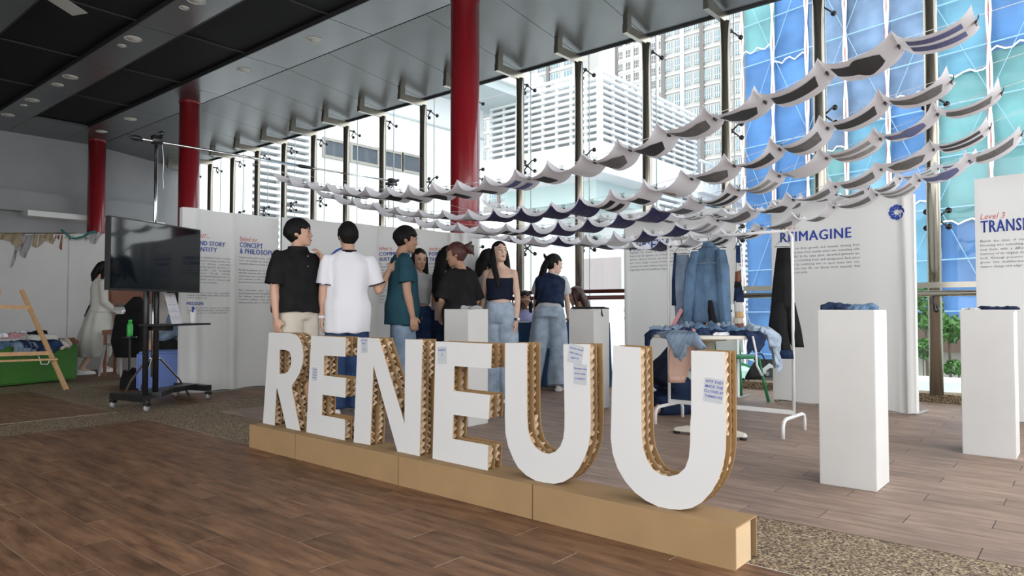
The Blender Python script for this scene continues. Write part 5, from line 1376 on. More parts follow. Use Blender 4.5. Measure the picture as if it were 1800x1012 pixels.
fe = A - bk * -30.0 * 1.0; EDG = (A[0] + bk[0] * 30, A[1] + bk[1] * 30, 30.0)
rzz = math.atan2(d_[1], d_[0])
pile = [('denim_blue', .06, .25, .42, .5, 'large blue denim garment at the left of the clothes pile on the green ottoman'), ('cloth_white', -.02, .15, .16, .34, 'white cloth tongue on the blue denim of the clothes pile'),
        ('denim_dark', .36, .15, .32, .46, 'dark denim garment drooping over the front of the green ottoman'), ('denim_wash', .30, .05, .26, .34, 'grey blue denim garment low on the front of the green ottoman'),
        ('cloth_rose', .42, .42, .30, .28, 'dull pink top at the back of the clothes pile'), ('cloth_white', .62, .45, .34, .26, 'white crumpled top at the back of the clothes pile'),
        ('cloth_cream', .60, .20, .34, .28, 'yellowish folded top in the middle of the clothes pile'), ('cloth_black', .58, .22, .14, .16, 'small black garment on the yellowish top of the clothes pile'),
        ('denim_indigo', .62, .08, .46, .32, 'dark blue denim trousers over the front right of the green ottoman'), ('cloth_cream', .84, .42, .20, .22, 'pale yellow top at the right end of the clothes pile'),
        ('brown_board', .90, .22, .20, .3, 'brown garment at the right end of the green ottoman'), ('cloth_beige', .80, .06, .18, .20, 'beige lining flap at the right front of the clothes pile')]
for i, (m_, a_, b_, w_, dd, lb) in enumerate(pile):
    p = os_(a_, b_); hgt = 0.0 if i in (0, 2, 3, 8, 10, 11) else 0.07 + 0.02 * (i % 3)
    if i in (1, 7): hgt = 0.12
    cloth_patch('pile_garment', lb, 'garment', (p[0], p[1], p[2] + hgt), w_, dd, rzz + 0.2 * ((i % 3) - 1), m_, 0.06, seed=40 + i, edge=EDG if hgt == 0 else None, thick=0.03, group='clothes piled on the green ottoman')
p = os_(0.46, 0.0)
tag(MB().tube([(p[0], p[1] - .01, .36), (p[0] + .03, p[1], .33), (p[0] + .035, p[1] + .02, .25), (p[0] + .04, p[1] + .09, .245), (p[0] + .04, p[1] + .11, .29)], 0.008, 6).build('hanger_hook', 'white_paint', None, True), 'white hanger hook poking out of the clothes pile', 'hanger')

ez = thing('wooden_easel', 'light pine easel frame cut off by the left edge of the picture', 'easel', (*on_z(116, 685)[:2], 0))
o = np.array(ez.location)
b1 = on_z(117, 685); t1 = on_d(38, 510, 8.55); b2 = on_z(-130, 700); t2 = on_d(-40, 505, 8.25)
MB().beam(b1 - o, t1 - o, 0.045, 0.03).build('leg', 'pine', ez)
b2[2] = 0
MB().beam(b2 - o, t2 - o, 0.045, 0.03).build('leg', 'pine', ez)
def lerp(a, b, t): return a + (b - a) * t
for t_ in (0.82, 0.36):
    MB().beam(lerp(b1, t1, t_) - o + np.array([.03, 0, 0]), lerp(b2, t2, t_) - o + np.array([.03, 0, 0]), 0.02, 0.045).build('crossbar', 'pine', ez)
MB().beam(lerp(b1, t1, .30) - o + np.array([.06, 0.03, 0]), lerp(b2, t2, .30) - o + np.array([.06, 0, 0]), 0.09, 0.02).build('ledge', 'pine', ez)
rb = (b1 + b2) / 2 + np.array([-.75, -.1, 0]); rb[2] = 0
MB().beam(rb - o, lerp(t1, t2, .5) - o, 0.04, 0.03).build('rear_leg', 'pine', ez)

# grey stool, brown high chair, hanging black coat, bag, blue ottoman behind the screen
st = thing('plastic_stool', 'grey plastic stool in front of the woman in the white dress', 'stool', (*ground(212, 10.0), 0), 0.5)
for sx in (-1, 1):
    for sy in (-1, 1):
        MB().beam((sx * .13, sy * .13, .44), (sx * .18, sy * .18, 0), 0.03, 0.03).build('leg', 'plastic_grey', st)
MB().lathe([(0.16, 0.43), (0.17, 0.445), (0.16, 0.46)], n=24).build('seat', 'plastic_grey', st, True)
bc = thing('brown_chair', 'brown high-backed chair half hidden behind the screen', 'chair', (*ground(232, 10.35), 0), YAW + 0.2)
MB().box((0, 0, 1.20), (0.62, 0.05, 0.34)).build('backrest', 'brown_board', bc)
MB().box((0, -0.22, 0.62), (0.5, 0.44, 0.06)).build('seat', 'brown_board', bc)
for sx in (-1, 1):
    MB().beam((sx * .22, 0.0, 0), (sx * .22, 0.0, 1.2), 0.035, 0.035).build('leg', 'brown_board', bc)
    MB().beam((sx * .22, -.4, 0), (sx * .22, -.4, .6), 0.035, 0.035).build('leg', 'brown_board', bc)
ct = thing('black_coat', 'black coat hanging in folds in front of the brown chair', 'garment', (*ground(232, 9.7), 0))
floft([(0.18, 0, 1.12, .05, .05), (0.10, 0, 1.0, .14, .08), (0.0, 0, 0.85, .22, .11), (-.05, 0, 0.5, .25, .13), (-.03, 0, .28, .20, .12)], 0.07, 7, rz=cz).build('body', 'cloth_black', ct, True)
floft([(.12, .0, 1.2, .03, .03), (.22, .05, 1.35, .02, .02)], 0.05, 4, rz=cz).build('strap', 'cloth_black', ct, True)
floft([(-.02, -.13, 0.98, .10, .03), (-.02, -.14, 0.93, .12, .04), (0, -.14, .88, .05, .03)], 0.12, 5, rz=cz).build('lining', 'silver_wrap', ct, True)
bt = thing('green_bottle', 'bottle with a bright green cap in front of the black coat', 'bottle', (*ground(229, 9.45), 0.58))
MB().lathe([(0.035, 0.0), (0.038, 0.02), (0.038, 0.14), (0.03, 0.17), (0.028, 0.175)], n=16).build('body', 'green_plastic', bt, True)
MB().lathe([(0.024, 0.175), (0.024, 0.22), (0.02, 0.225)], n=16).build('cap', 'green_plastic', bt, True)
sid = thing('side_stand', 'small black side stand under the green capped bottle', 'stand', (*ground(229, 9.45), 0))
MB().lathe([(0.09, 0.56), (0.09, 0.58)], n=20).build('top', 'black_plastic', sid); MB().lathe([(0.015, 0.02), (0.015, 0.56)], n=10).build('post', 'black_plastic', sid); MB().lathe([(0.12, 0.0), (0.10, 0.02)], n=20).build('base', 'black_plastic', sid)
cloth_patch('black_bag', 'black soft bag on the floor behind the screen stand', 'bag', (*ground(246, 8.3), 0.0), 0.34, 0.24, 0.5, 'cloth_black', 0.16, seed=61, thick=0.12)
bo = thing('blue_ottoman', 'blue vinyl ottoman partly hidden by the left cloth banner', 'ottoman', (*ground(292, 8.35), 0), YAW + 0.35)
bm = bmesh.new(); bmesh.ops.create_cube(bm, size=1)
for v in bm.verts: v.co = (v.co.x * .55, v.co.y * .5, (v.co.z + .5) * 0.44 + .012)
bmesh.ops.bevel(bm, geom=bm.edges[:], offset=0.025, segments=3, affect='EDGES')
me = bpy.data.meshes.new('cushion'); bm.to_mesh(me); bm.free(); me.materials.append(M['blue_vinyl']); link('cushion', me, bo)
for sx in (-.22, .22):
    for sy in (-.2, .2): MB().lathe([(0.02, 0), (0.02, .014)], (sx, sy, 0), n=10).build('foot', 'black_plastic', bo)

# ================================================================== BLUE DESK
dc_ = ground(968, 8.85)
dk = thing('blue_desk', 'desk under a dark blue floor-length cloth behind the first letter U', 'desk', (*dc_, 0), YAW - 0.06)
MB().box((0, 0, 0.775), (1.45, 0.60, 0.02)).build('tabletop', 'tablecloth_blue', dk)
R = []
for z, e_ in ((0.01, 0.03), (0.3, 0.015), (0.6, 0.006), (0.768, 0.0)):
    row = []
    per = [(x, -0.30 - e_) for x in np.linspace(-.725 - e_, .725 + e_, 40)] + [(.725 + e_, y) for y in np.linspace(-.3, .3, 14)] + [(x, .30 + e_) for x in np.linspace(.725 + e_, -.725 - e_, 40)] + [(-.725 - e_, y) for y in np.linspace(.3, -.3, 14)]
    for i, (x, y) in enumerate(per):
        k = 1 + e_ * 0.35 * math.sin(i * 1.9); row.append((x * k, y * (1 + e_ * 0.8 * math.sin(i * 1.9)), z))
    R.append(row)
MB().rings(R, False).build('cloth_skirt', 'tablecloth_blue', dk, True)
pp = ground(915, 8.6)
tag(MB().box((0, 0, 0.002), (0.2, 0.14, 0.003), 0.5).build('paper_stack', 'paper', None, loc=(*pp, 0.787)), 'white papers on the left end of the blue desk', 'papers')
# ================================================================== PEOPLE
def Rx(a): return Matrix.Rotation(a, 3, 'X')
def Rz(a): return Matrix.Rotation(a, 3, 'Z')
def V3(*a): return Vector(a if len(a) == 3 else a[0])
class Person:
    """local frame: x = the person's right, y = forward, z = up; floor at 0"""
    def __init__(s, label, px, D, H, face, sex='m', lean=0.0, twist=0.0, side=0.0, hipz=None, head=(0, 0), legs=None, arms=None, skin='skin', broad=1.0, at=None):
        s.k = k = H / 1.75; s.sex = sex; s.skin = skin
        xy = at or ground(px, D)
        vd = YAW - math.atan((px - CX) / FPX)
        s.root = thing('person', label, 'person', (*xy, 0), vd + math.radians(face), 'people in the hall')
        s.hz = (hipz if hipz is not None else 0.945 * k); s.b = broad
        s.T = Matrix.Rotation(-math.radians(lean), 3, 'X') @ Matrix.Rotation(math.radians(side), 3, 'Y') @ Rz(math.radians(twist))
        s.hip = Vector((0, 0, s.hz))
        s.headyp = head
        hw = 0.085 * k
        if legs is None: legs = [((-hw * 1.15, 0.01, 0.50 * k), (-hw * 1.25, -0.02, 0.085 * k)), ((hw * 1.15, 0.01, 0.50 * k), (hw * 1.25, -0.02, 0.085 * k))]
        s.legs = [(Vector((sg * hw, 0, s.hz - 0.02)), Vector(a), Vector(b)) for sg, (a, b) in zip((-1, 1), legs)]
        s.arms = []
        sw = (0.178 if sex == 'm' else 0.152) * k * broad
        for sg, (ud, fd, hand) in zip((-1, 1), arms):
            sh = s.tp(sg * sw, -0.005, 0.452)
            el = sh + Vector(ud).normalized() * 0.285 * k; wr = el + Vector(fd).normalized() * 0.245 * k
            s.arms.append((sh, el, wr, hand, Vector(fd).normalized(), sg))
    def tp(s, x, y, z):
        """point of the upper body; z measured (in 1.75 m units) above the hips"""
        return s.hip + s.T @ Vector((x, y, z * s.k))
    def torso_secs(s):
        m = s.sex == 'm'; b = s.b
        return [(-0.06, .155 if m else .160, .105, 0), (0.03, .160 if m else .168, .110, 0), (0.14, .140 if m else .122, .098, .005), (0.24, .148 if m else .118, .100, .01), (0.34, .165 if m else .138, .108 if m else .112, .012),
                (0.42, .170 if m else .144, .098, .005), (0.462, .150 if m else .128, .080, -.005), (0.495, .108 if m else .09, .066, -.008), (0.52, .072 if m else .058, .058, -.004), (0.545, .056 if m else .046, .054, 0)]
    def ring(s, z, hw, hd, yo, off=0.0, n=24, amp=0.0, kk=6, ph=0.0):
        out = []
        for j in range(n):
            t = 2 * math.pi * j / n; f = 1 + amp * math.sin(kk * t + ph)
            cx_, sy_ = math.cos(t), math.sin(t)
            x = (hw * s.k * s.b + off) * math.copysign(abs(cx_) ** 0.85, cx_) * f; y = (hd * s.k + off) * math.copysign(abs(sy_) ** 0.9, sy_) * f + yo * s.k
            out.append(tuple(s.tp(x, y, z)))
        return out
    def tube(s, mb, pts, rs, n=14):
        """smooth limb through the joints"""
        P, Rr = [], []
        for i in range(len(pts) - 1):
            for q in range(4):
                t = q / 4; P.append(pts[i].lerp(pts[i + 1], t)); Rr.append(rs[i] + (rs[i + 1] - rs[i]) * t)
        P.append(pts[-1]); Rr.append(rs[-1])
        mb.tube(P, Rr, n)
        for p, r in zip(pts, rs): mb.ell(p, (r, r, r), 12, 8)
    def hand(s, mb, wr, fd, up, hand, sg):
        """palm, four fingers and a thumb; up = palm normal (back of the hand)"""
        k = s.k; kind, curl = hand[0], hand[1]
        d = Vector(hand[2]).normalized() if len(hand) > 2 and hand[2] else fd
        n = Vector(hand[3]) if len(hand) > 3 and hand[3] else Vector((sg, 0.2, 0.1))
        n = (n - d * n.dot(d)); n = n.normalized() if n.length > 1e-3 else d.orthogonal().normalized()
        a = d.cross(n).normalized()
        thumb_side = a if hand[4] > 0 else -a
        R = []
        for t, w, h in ((0.0, .024, .020), (.03, .032, .017), (.06, .040, .015), (.088, .041, .012)):
            c = wr + d * t * k
            R.append([tuple(c + a * (w * k * math.cos(q * math.pi / 6)) + n * (h * k * math.sin(q * math.pi / 6))) for q in range(12)])
        mb.rings(R)
        fl = (.070, .078, .073, .058)
        for i in range(4):
            base = wr + d * .080 * k + thumb_side * ((.031 - .0207 * i) * k)
            c_ = curl if not (kind == 'point' and i == 0) else 0.05
            if kind == 'point' and i > 0: c_ = max(curl, 1.15)
            dd = d.copy(); p = base; pts = [base]
            for j, seg in enumerate((.42, .32, .26)):
                ang = c_ * (0.75 if j == 0 else 0.95)
                dd = (dd * math.cos(ang) - n * math.sin(ang)).normalized() if j == 0 else (Matrix.Rotation(ang, 3, a if (dd.cross(n)).dot(a) > 0 else -a).inverted() @ dd if False else (dd * math.cos(ang) + (a.cross(dd)).normalized() * (math.sin(ang) * (1 if (a.cross(dd)).dot(n) < 0 else -1))))
                dd.normalize(); p = p + dd * fl[i] * seg * k; pts.append(p)
            mb.tube(pts, [.0098 * k, .0094 * k, .0088 * k, .0074 * k], 8)
            mb.ell(pts[-1], (.0074 * k,) * 3, 8, 6)
        b = wr + d * .022 * k + thumb_side * .026 * k
        p1 = b + (d * .6 + thumb_side * .7 - n * .25).normalized() * .040 * k; p2 = p1 + (d * .92 + thumb_side * .15 - n * .3).normalized() * .030 * k
        mb.tube([b, p1, p2], [.013 * k, .0112 * k, .0090 * k], 8); mb.ell(p2, (.009 * k,) * 3, 8, 6)
    def head_frame(s):
        hy, hp = s.headyp
        Mh = Matrix.Rotation(math.radians(hy), 3, 'Z') @ Matrix.Rotation(math.radians(hp), 3, 'X')
        base = s.tp(0, 0.012 * s.k, 0.550) + Mh @ Vector((0, 0.012, 0.012)) * s.k
        return base, Mh
    def hp(s, x, y, z):
        base, Mh = s.hf; return base + Mh @ (Vector((x, y, z)) * s.k)
    def body(s, voxel=0.0085):
        mb = MB(); k = s.k; m = s.sex == 'm'
        mb.rings([s.ring(*q) for q in s.torso_secs()])
        for e in (-1, 1):
            ax = abs((s.tp(0, 0, .45) - s.arms[0][0]).length)
            mb.tube([s.tp(e * .025 * k, -.012, .525), s.tp(e * ax * .6, -.012, .478), s.tp(e * ax, -.005, .455)], [.030 * k, .032 * k, .034 * k], 12)
        s.hf = s.head_frame()
        nr_ = .056 if m else .046
        mb.tube([s.tp(0, -.005, .50), s.tp(0, 0.0, .55), s.hp(0, -.012, .04), s.hp(0, -.01, .09)], [nr_ * 1.15 * k, nr_ * k, nr_ * .98 * k, nr_ * k], 16)
        R = []
        for z, w, d, yo in ((.0, .020, .022, .070), (.012, .036, .040, .056), (.035, .050, .064, .036), (.065, .061, .080, .020), (.10, .068, .089, .010), (.135, .073, .094, .003), (.17, .074, .096, -.004), (.20, .066, .086, -.007), (.223, .046, .062, -.007), (.236, .016, .02, -.007)):
            R.append([tuple(s.hp(w * math.cos(2 * math.pi * j / 20), d * math.sin(2 * math.pi * j / 20) + yo, z)) for j in range(20)])
        mb.rings(R)
        # brow, nose, cheeks, lips relief, ears
        base, Mh = s.hf
        mb.ell(s.hp(0, .088, .142), (.046 * k, .014 * k, .012 * k), 12, 8, mx=Mh)
        mb.tube([s.hp(0, .096, .132), s.hp(0, .106, .105), s.hp(0, .113, .090), s.hp(0, .098, .078)], [.0085 * k, .0105 * k, .0135 * k, .007 * k], 10)
        for e in (-1, 1):
            mb.ell(s.hp(e * .011, .102, .086), (.008 * k, .010 * k, .007 * k), 8, 6, mx=Mh)
            mb.ell(s.hp(e * .036, .076, .098), (.022 * k, .020 * k, .018 * k), 10, 8, mx=Mh)
            mb.ell(s.hp(e * .077, -.012, .112), (.008 * k, .020 * k, .032 * k), 10, 8, mx=Mh)
        mb.ell(s.hp(0, .093, .050), (.024 * k, .012 * k, .010 * k), 12, 8, mx=Mh)
        ar = (.050, .040, .036, .026) if m else (.043, .034, .031, .023)
        for (sh, el, wr, hand, fd, sg) in s.arms:
            mid = el.lerp(wr, .35)
            s.tube(mb, [sh, sh.lerp(el, .45), el, mid, wr], [ar[0] * k, ar[0] * .95 * k, ar[1] * k, ar[2] * 1.12 * k, ar[3] * k])
            s.hand(mb, wr, fd, None, hand, sg)
        for (hj, kn, an) in s.legs:
            mid = kn.lerp(an, .32)
            s.tube(mb, [hj, kn, mid, an], [.085 * k, .056 * k, .055 * k, .037 * k])
            fw = s.foot_dir(kn, an)
            s.tube(mb, [an, an + fw * .06 * k + Vector((0, 0, -.035 * k)), an + fw * .15 * k + Vector((0, 0, -.055 * k))], [.038 * k, .036 * k, .026 * k], 10)
        build_remesh('body', mb, voxel, s.skin, s.root, 3)
        s.face()
        return s
    def foot_dir(s, kn, an): return getattr(s, 'fdir', Vector((0, 1, 0)))
    def face(s):
        k = s.k; base, Mh = s.hf
        for e in (-1, 1):
            mb = MB().ell(s.hp(e * .031, .0900, .121), (.0135 * k, .006 * k, .0046 * k), 12, 8, mx=Mh); ey = mb.build('eye', 'white_paint', s.root, True)
            MB().ell(s.hp(e * .031, .0948, .121), (.0068 * k, .0040 * k, .0050 * k), 10, 8, mx=Mh).build('iris', 'eye_dark', ey, True)
            MB().tube([s.hp(e * .047, .0875, .1215), s.hp(e * .031, .0965, .1275), s.hp(e * .015, .0955, .1215)], .0022 * k, 5).build('lash_line', 'eye_dark', ey)
            MB().tube([s.hp(e * .050, .088, .143), s.hp(e * .033, .0995, .149), s.hp(e * .014, .1025, .145)], [.003 * k, .0045 * k, .0035 * k], 6, flat=.6).build('eyebrow', 'hair_black', s.root)
        MB().ell(s.hp(0, .1035, .0535), (.021 * k, .0065 * k, .0048 * k), 12, 6, mx=Mh).ell(s.hp(0, .102, .0455), (.018 * k, .0065 * k, .0055 * k), 12, 6, mx=Mh).build('lips', 'lip', s.root, True)
    # ---- hair
    def hair(s, kind='short', m='hair_black', fringe=0.165, vol=1.0, low=0.055):
        k = s.k; mb = MB(); R = []
        n, kk = 56, 36
        c0 = Vector((0, -.013, .137)); r = (.087 * vol, .112 * vol, .117 * vol)
        for i in range(kk + 1):
            t = math.pi * i / kk; zz = -math.cos(t); q = max(math.sin(t), 1e-3); ring = []
            for j in range(n):
                a = 2 * math.pi * j / n
                x, y, z = c0.x + r[0] * q * math.cos(a), c0.y + r[1] * q * math.sin(a), c0.z + r[2] * zz
                # keep the face and ears open, fade towards the nape
                sm = lambda v, a_, b_: min(1.0, max(0.0, (v - a_) / (b_ - a_)))
                sh = 1.0 + 0.035 * math.sin(7 * a + 4 * zz) + 0.02 * math.sin(17 * a - 6 * zz)
                crop_ = kind in ('short', 'bun', 'tied')
                if y > 0.02:
                    fr_ = fringe + 0.012 * math.sin(x * 70 + 1) - 0.25 * max(0, abs(x) - 0.045)
                    sh = min(sh, 0.74 + (sh - 0.74) * max(sm(z, fr_ - .006, fr_ + .012), 1 - sm(y, 0.02, 0.05) if (not crop_ or z > .10) else 0))
                elif crop_ and abs(x) > 0.045 and y > -0.035:
                    sh = min(sh, 0.80 + (sh - 0.80) * sm(z, .10, .125))
                if crop_: sh = min(sh, 0.70 + (sh - 0.70) * sm(z, low - .045, low + .055))
                neck = False
                ring.append(tuple(s.hp(c0.x + (x - c0.x) * sh, c0.y + (y - c0.y) * sh, c0.z + (z - c0.z) * (sh if neck else 1))))
            R.append(ring)
        mb.rings(R)
        o = mb.build('hair', m, s.root, True)
        return o
    def locks(s, paths, m='hair_black', parent=None, voxel=0.009):
        """paths in head units: list of ([(x,y,z)...], [radii], flat)"""
        mb = MB()
        for pts, rs, fl in paths:
            P = [s.hp(*p) if not isinstance(p, Vector) else p for p in pts]
            mb.tube(P, [r * s.k for r in rs], 12, flat=fl)
        build_remesh('hair_length', mb, voxel, m, s.root, 3, 0.003, 40, 5)
    # ---- clothes
    def top(s, m, off=0.018, z0=-0.03, z1=0.53, sleeve=0.6, loose=0.0, neck=0.0, amp=0.02, name='shirt', trim=None, flare=0.0, seed=1, slw=1.25, sides=(0, 1)):
        mb = MB(); k = s.k; ss = s.torso_secs(); zz = [q[0] for q in ss]
        def at(z):
            return [np.interp(z, zz, [q[i] for q in ss]) for i in range(1, 4)]
        R = []
        for i in range(15):
            t = i / 14; z = z0 + (z1 - z0) * t
            hw, hd, yo = at(z)
            o_ = off + loose * (1 - min(1, max(0, (z - 0.05) / 0.38))) + flare * max(0, 0.15 - z)
            if z > 0.47: o_ = max(0.008, off * 0.7)
            R.append(s.ring(z, hw, hd, yo, o_, 28, amp if z < 0.4 else 0, 7, seed))
        mb.rings(R)
        if z1 > .5 and sleeve > 0:
            ax = (s.tp(0, 0, .45) - s.arms[0][0]).length
            for e in (-1, 1): mb.tube([s.tp(e * .04 * k, -.012, .505), s.tp(e * ax * .6, -.012, .472), s.tp(e * ax, -.005, .452)], [.040 * k + off * .5] * 3, 14)
        ar = .055 if s.sex == 'm' else .046
        ends = []
        for idx in sides if sleeve > 0 else ():
            sh, el, wr, hand, fd, sg = s.arms[idx]
            if sleeve <= 1:
                e = sh.lerp(el, sleeve); pts = [s.tp(sg * .10 * k, 0, .44), sh, sh.lerp(el, sleeve * .5), e]; rs = [ar * .9 * k, ar * .95 * k + off * .5, ar * (.5 + .5 * slw) * k + off * .6, ar * slw * k + off * .6]
                ends.append((sh.lerp(el, sleeve - .03), e, rs[-1]))
            else:
                e = el.lerp(wr, sleeve - 1); pts = [s.tp(sg * .10 * k, 0, .44), sh, sh.lerp(el, .5), el, e]; rs = [ar * .9 * k, ar * .98 * k + off * .5, ar * 1.2 * k + off * .5, ar * 1.1 * k + off * .5, ar * .85 * k + off * .5]
                ends.append((el.lerp(wr, sleeve - 1.05), e, rs[-1]))
            P, Rr = [], []
            for i in range(len(pts) - 1):
                for q in range(3): P.append(pts[i].lerp(pts[i + 1], q / 3)); Rr.append(rs[i] + (rs[i + 1] - rs[i]) * q / 3)
            P.append(pts[-1]); Rr.append(rs[-1]); mb.tube(P, Rr, 16)
            mb.ell(pts[1], (rs[1],) * 3, 14, 10)
        o = build_remesh(name, mb, 0.011, m, s.root, 3, 0.0065, 19, seed)
        if trim:
            for a, b, r in ends: MB().tube([a, b + (b - a) * .1], r * 1.03, 18).build('sleeve_trim', trim, o, True)
            z = 0.535; MB().rings([s.ring(z - .012, .075, .065, -.004, .006), s.ring(z + .012, .064, .06, 0, .006)], False).build('collar_trim', trim, o, True)
        return o
    def bottoms(s, m, length=1.0, off=0.02, loose=0.03, name='trousers', waist=0.10, seed=2):
        mb = MB(); k = s.k; ss = s.torso_secs(); zz = [q[0] for q in ss]; R = []
        for z in (-0.09, -0.04, 0.0, 0.05, waist):
            hw, hd, yo = [np.interp(z, zz, [q[i] for q in ss]) for i in range(1, 4)]
            R.append(s.ring(z, hw, hd, yo, off if z < waist else off * .6, 24))
        mb.rings(R)
        for (hj, kn, an) in s.legs:
            end = an + (an - kn).normalized() * 0.03
            if length < 0.5: pts = [hj, hj.lerp(kn, length * 2)]; rs = [.095 * k + off, .085 * k + off + loose]
            else: pts = [hj, hj.lerp(kn, .5), kn, kn.lerp(end, .5), end]; rs = [.090 * k + off, .082 * k + off + loose * .3, .062 * k + off + loose * .6, .060 * k + off + loose * .8, .056 * k + off + loose]
            P, Rr = [], []
            for i in range(len(pts) - 1):
                for q in range(4): P.append(pts[i].lerp(pts[i + 1], q / 4)); Rr.append(rs[i] + (rs[i + 1] - rs[i]) * q / 4)
            P.append(pts[-1]); Rr.append(rs[-1]); mb.tube(P, Rr, 18)
        return build_remesh(name, mb, 0.012, m, s.root, 3, 0.007, 18, seed)
    def shoes(s, m='white_paint', sole='white_paint'):
        for (hj, kn, an) in s.legs:
            fw = s.foot_dir(kn, an); k = s.k; lat = Vector((fw.y, -fw.x, 0)); R = []
            g = an.copy(); zb = max(0.0, an.z - .085 * k)
            for t, w, h in ((-.075, .026, .06), (-.06, .036, .085), (0.0, .042, .10), (.06, .045, .075), (.12, .047, .055), (.165, .042, .045), (.19, .026, .035)):
                c = g + fw * t * k
                R.append([tuple(Vector((c.x, c.y, zb)) + lat * (w * k * math.cos(q * math.pi / 7)) * (1 if q else 1) + Vector((0, 0, .004 + h * k * math.sin(q * math.pi / 7)))) for q in range(8)])
            so = MB().rings(R).build('shoe', m, s.root, True)
            Q = []
            for t, w in ((-.08, .028), (-.06, .040), (.06, .049), (.13, .050), (.195, .030)):
                c = g + fw * t * k; Q.append([tuple(Vector((c.x, c.y, zb + z_)) + lat * (w * k * sg)) for sg, z_ in ((-1, 0.0), (1, 0.0), (1, .022), (-1, .022))])
            MB().rings(Q).build('sole', sole, so)

DOWN = ((0, 0.05, -1), (0, 0.15, -1), ('relax', 0.35, None, None, 1))
def arm(ud, fd, kind='relax', curl=0.35, d=None, n=None, ts=1): return (ud, fd, (kind, curl, d, n, ts))
La = arm((-.12, .02, -1), (-.04, .12, -1), n=(-1, 0, 0), ts=1); Ra = arm((.12, .02, -1), (.04, .12, -1), n=(1, 0, 0), ts=-1)

# 1 black shirt, hand at the chin
p = Person('person in a loose black shirt and beige shorts touching the chin', 522, 6.28, 1.76, 218, arms=[arm((-.10, .48, -.80), (.34, .10, .92), curl=0.6, d=(.45, .02, .88), n=(-.8, .5, .3), ts=1), arm((.12, -.02, -1), (.02, .14, -1), n=(1, .2, 0), ts=-1)], head=(42, 4), broad=1.12)
p.body().hair('short', vol=1.08, fringe=.160); p.top('cloth_black', .024, -.03, .535, .85, loose=.035, slw=1.45, seed=3); p.bottoms('cloth_beige', .46, loose=.03); p.shoes('black_plastic', 'black_plastic')
MB().rings([p.ring(.515, .085, .07, .01, .008), p.ring(.56, .066, .062, .004, .012)], False).build('collar', 'cloth_black', p.root, True)
for z in (.47, .38, .28): MB().ell(p.tp(0, .145 + .01 * (.47 - z), z), (.006,) * 3, 8, 6).build('button', 'plastic_grey', p.root)
# 2 white shirt seen from behind, pointing
p = Person('person in a white black-trimmed T-shirt and jeans seen from behind, pointing right', 612, 6.4, 1.75, 6, arms=[arm((-.12, .02, -1), (-.02, .10, -1), n=(-1, 0, 0), ts=1), arm((.30, .05, -.95), (.48, .42, .80), 'point', 1.0, d=(.75, .25, .62), n=(.2, -.9, .3), ts=-1)], head=(10, -6), broad=1.08)
p.body().hair('short', vol=1.06, low=.045); sh_ = p.top('cloth_white', .020, -.21, .535, .80, loose=.02, slw=1.28, trim='cloth_black', seed=4); p.bottoms('denim_indigo', 1.0, .02, .03); p.shoes()
MB().tube([p.hp(-.05, .095, .122), p.hp(-.077, .06, .125), p.hp(-.079, -.01, .125)], .003, 6).build('glasses_temple', 'black_plastic', p.root)
MB().lathe([(.023, 0), (.023, .003), (.020, .003), (.020, 0)], n=20).xform(lambda q: tuple(p.hp(-.036, .108, .118) + p.hf[1] @ Vector((q[0], -q[2], q[1])))).build('glasses_rim', 'black_plastic', p.root)
wr = p.arms[0][2]; MB().tube([wr + Vector((0, 0, .02)), wr + Vector((0, 0, -.005))], .036, 16).build('wristband', 'cloth_white', p.root, True)
# 3 teal T-shirt in profile
p = Person('person in a dark teal T-shirt and jeans standing in profile facing right', 706, 6.8, 1.76, -78, arms=[arm((-.10, .15, -1), (0, .3, -1), n=(-1, 0, 0), ts=1), arm((.14, .02, -1), (.02, .22, -1), n=(1, 0, 0), ts=-1)], head=(-6, -8), skin='skin_tan', broad=1.08)
p.body().hair('short', vol=1.06, fringe=.158); p.top('cloth_teal', .018, -.15, .535, .72, loose=.045, slw=1.4, seed=5); p.bottoms('denim_wash', 1.0, .015, .05, seed=5); p.shoes('white_paint')
for dx, dz, r in ((.05, .36, .02), (.02, .35, .015), (.075, .345, .014), (.055, .325, .016), (.03, .38, .01), (.085, .37, .011)):
    MB().ell(p.tp(dx, .137, dz), (r, .006, r * .8), 8, 6).build('chest_print', 'soffit_teal', p.root)
# 4 grey crop top, hand on hip
p = Person('person with long dark hair in a short grey top, hand on hip', 735, 7.5, 1.60, 188, 'f', arms=[arm((-.45, -.15, -.9), (.70, .35, -.62), curl=.5, d=(.8, .4, -.4), n=(-.3, -.6, .6), ts=1), arm((.12, 0, -1), (0, .1, -1), n=(1, 0, 0), ts=-1)], head=(12, -10), skin='skin')
p.body().hair('long', fringe=.19, vol=1.0); p.top('cloth_grey', .019, .15, .53, .45, slw=1.1, seed=6); p.bottoms('denim_indigo', 1.0, .012, .02, waist=.12); p.shoes()
p.locks([([(-.075, -.01, .15), (-.088, -.02, .05), (-.095, .0, -.10), (-.085, .03, -.26), (-.08, .04, -.40)], [.030, .036, .04, .036, .018], .8), ([(.075, -.01, .15), (.088, -.02, .05), (.09, .0, -.06), (.08, .0, -.18)], [.030, .034, .03, .02], .8), ([(0, -.09, .15), (0, -.10, 0), (0, -.11, -.15)], [.07, .075, .06], .5)])
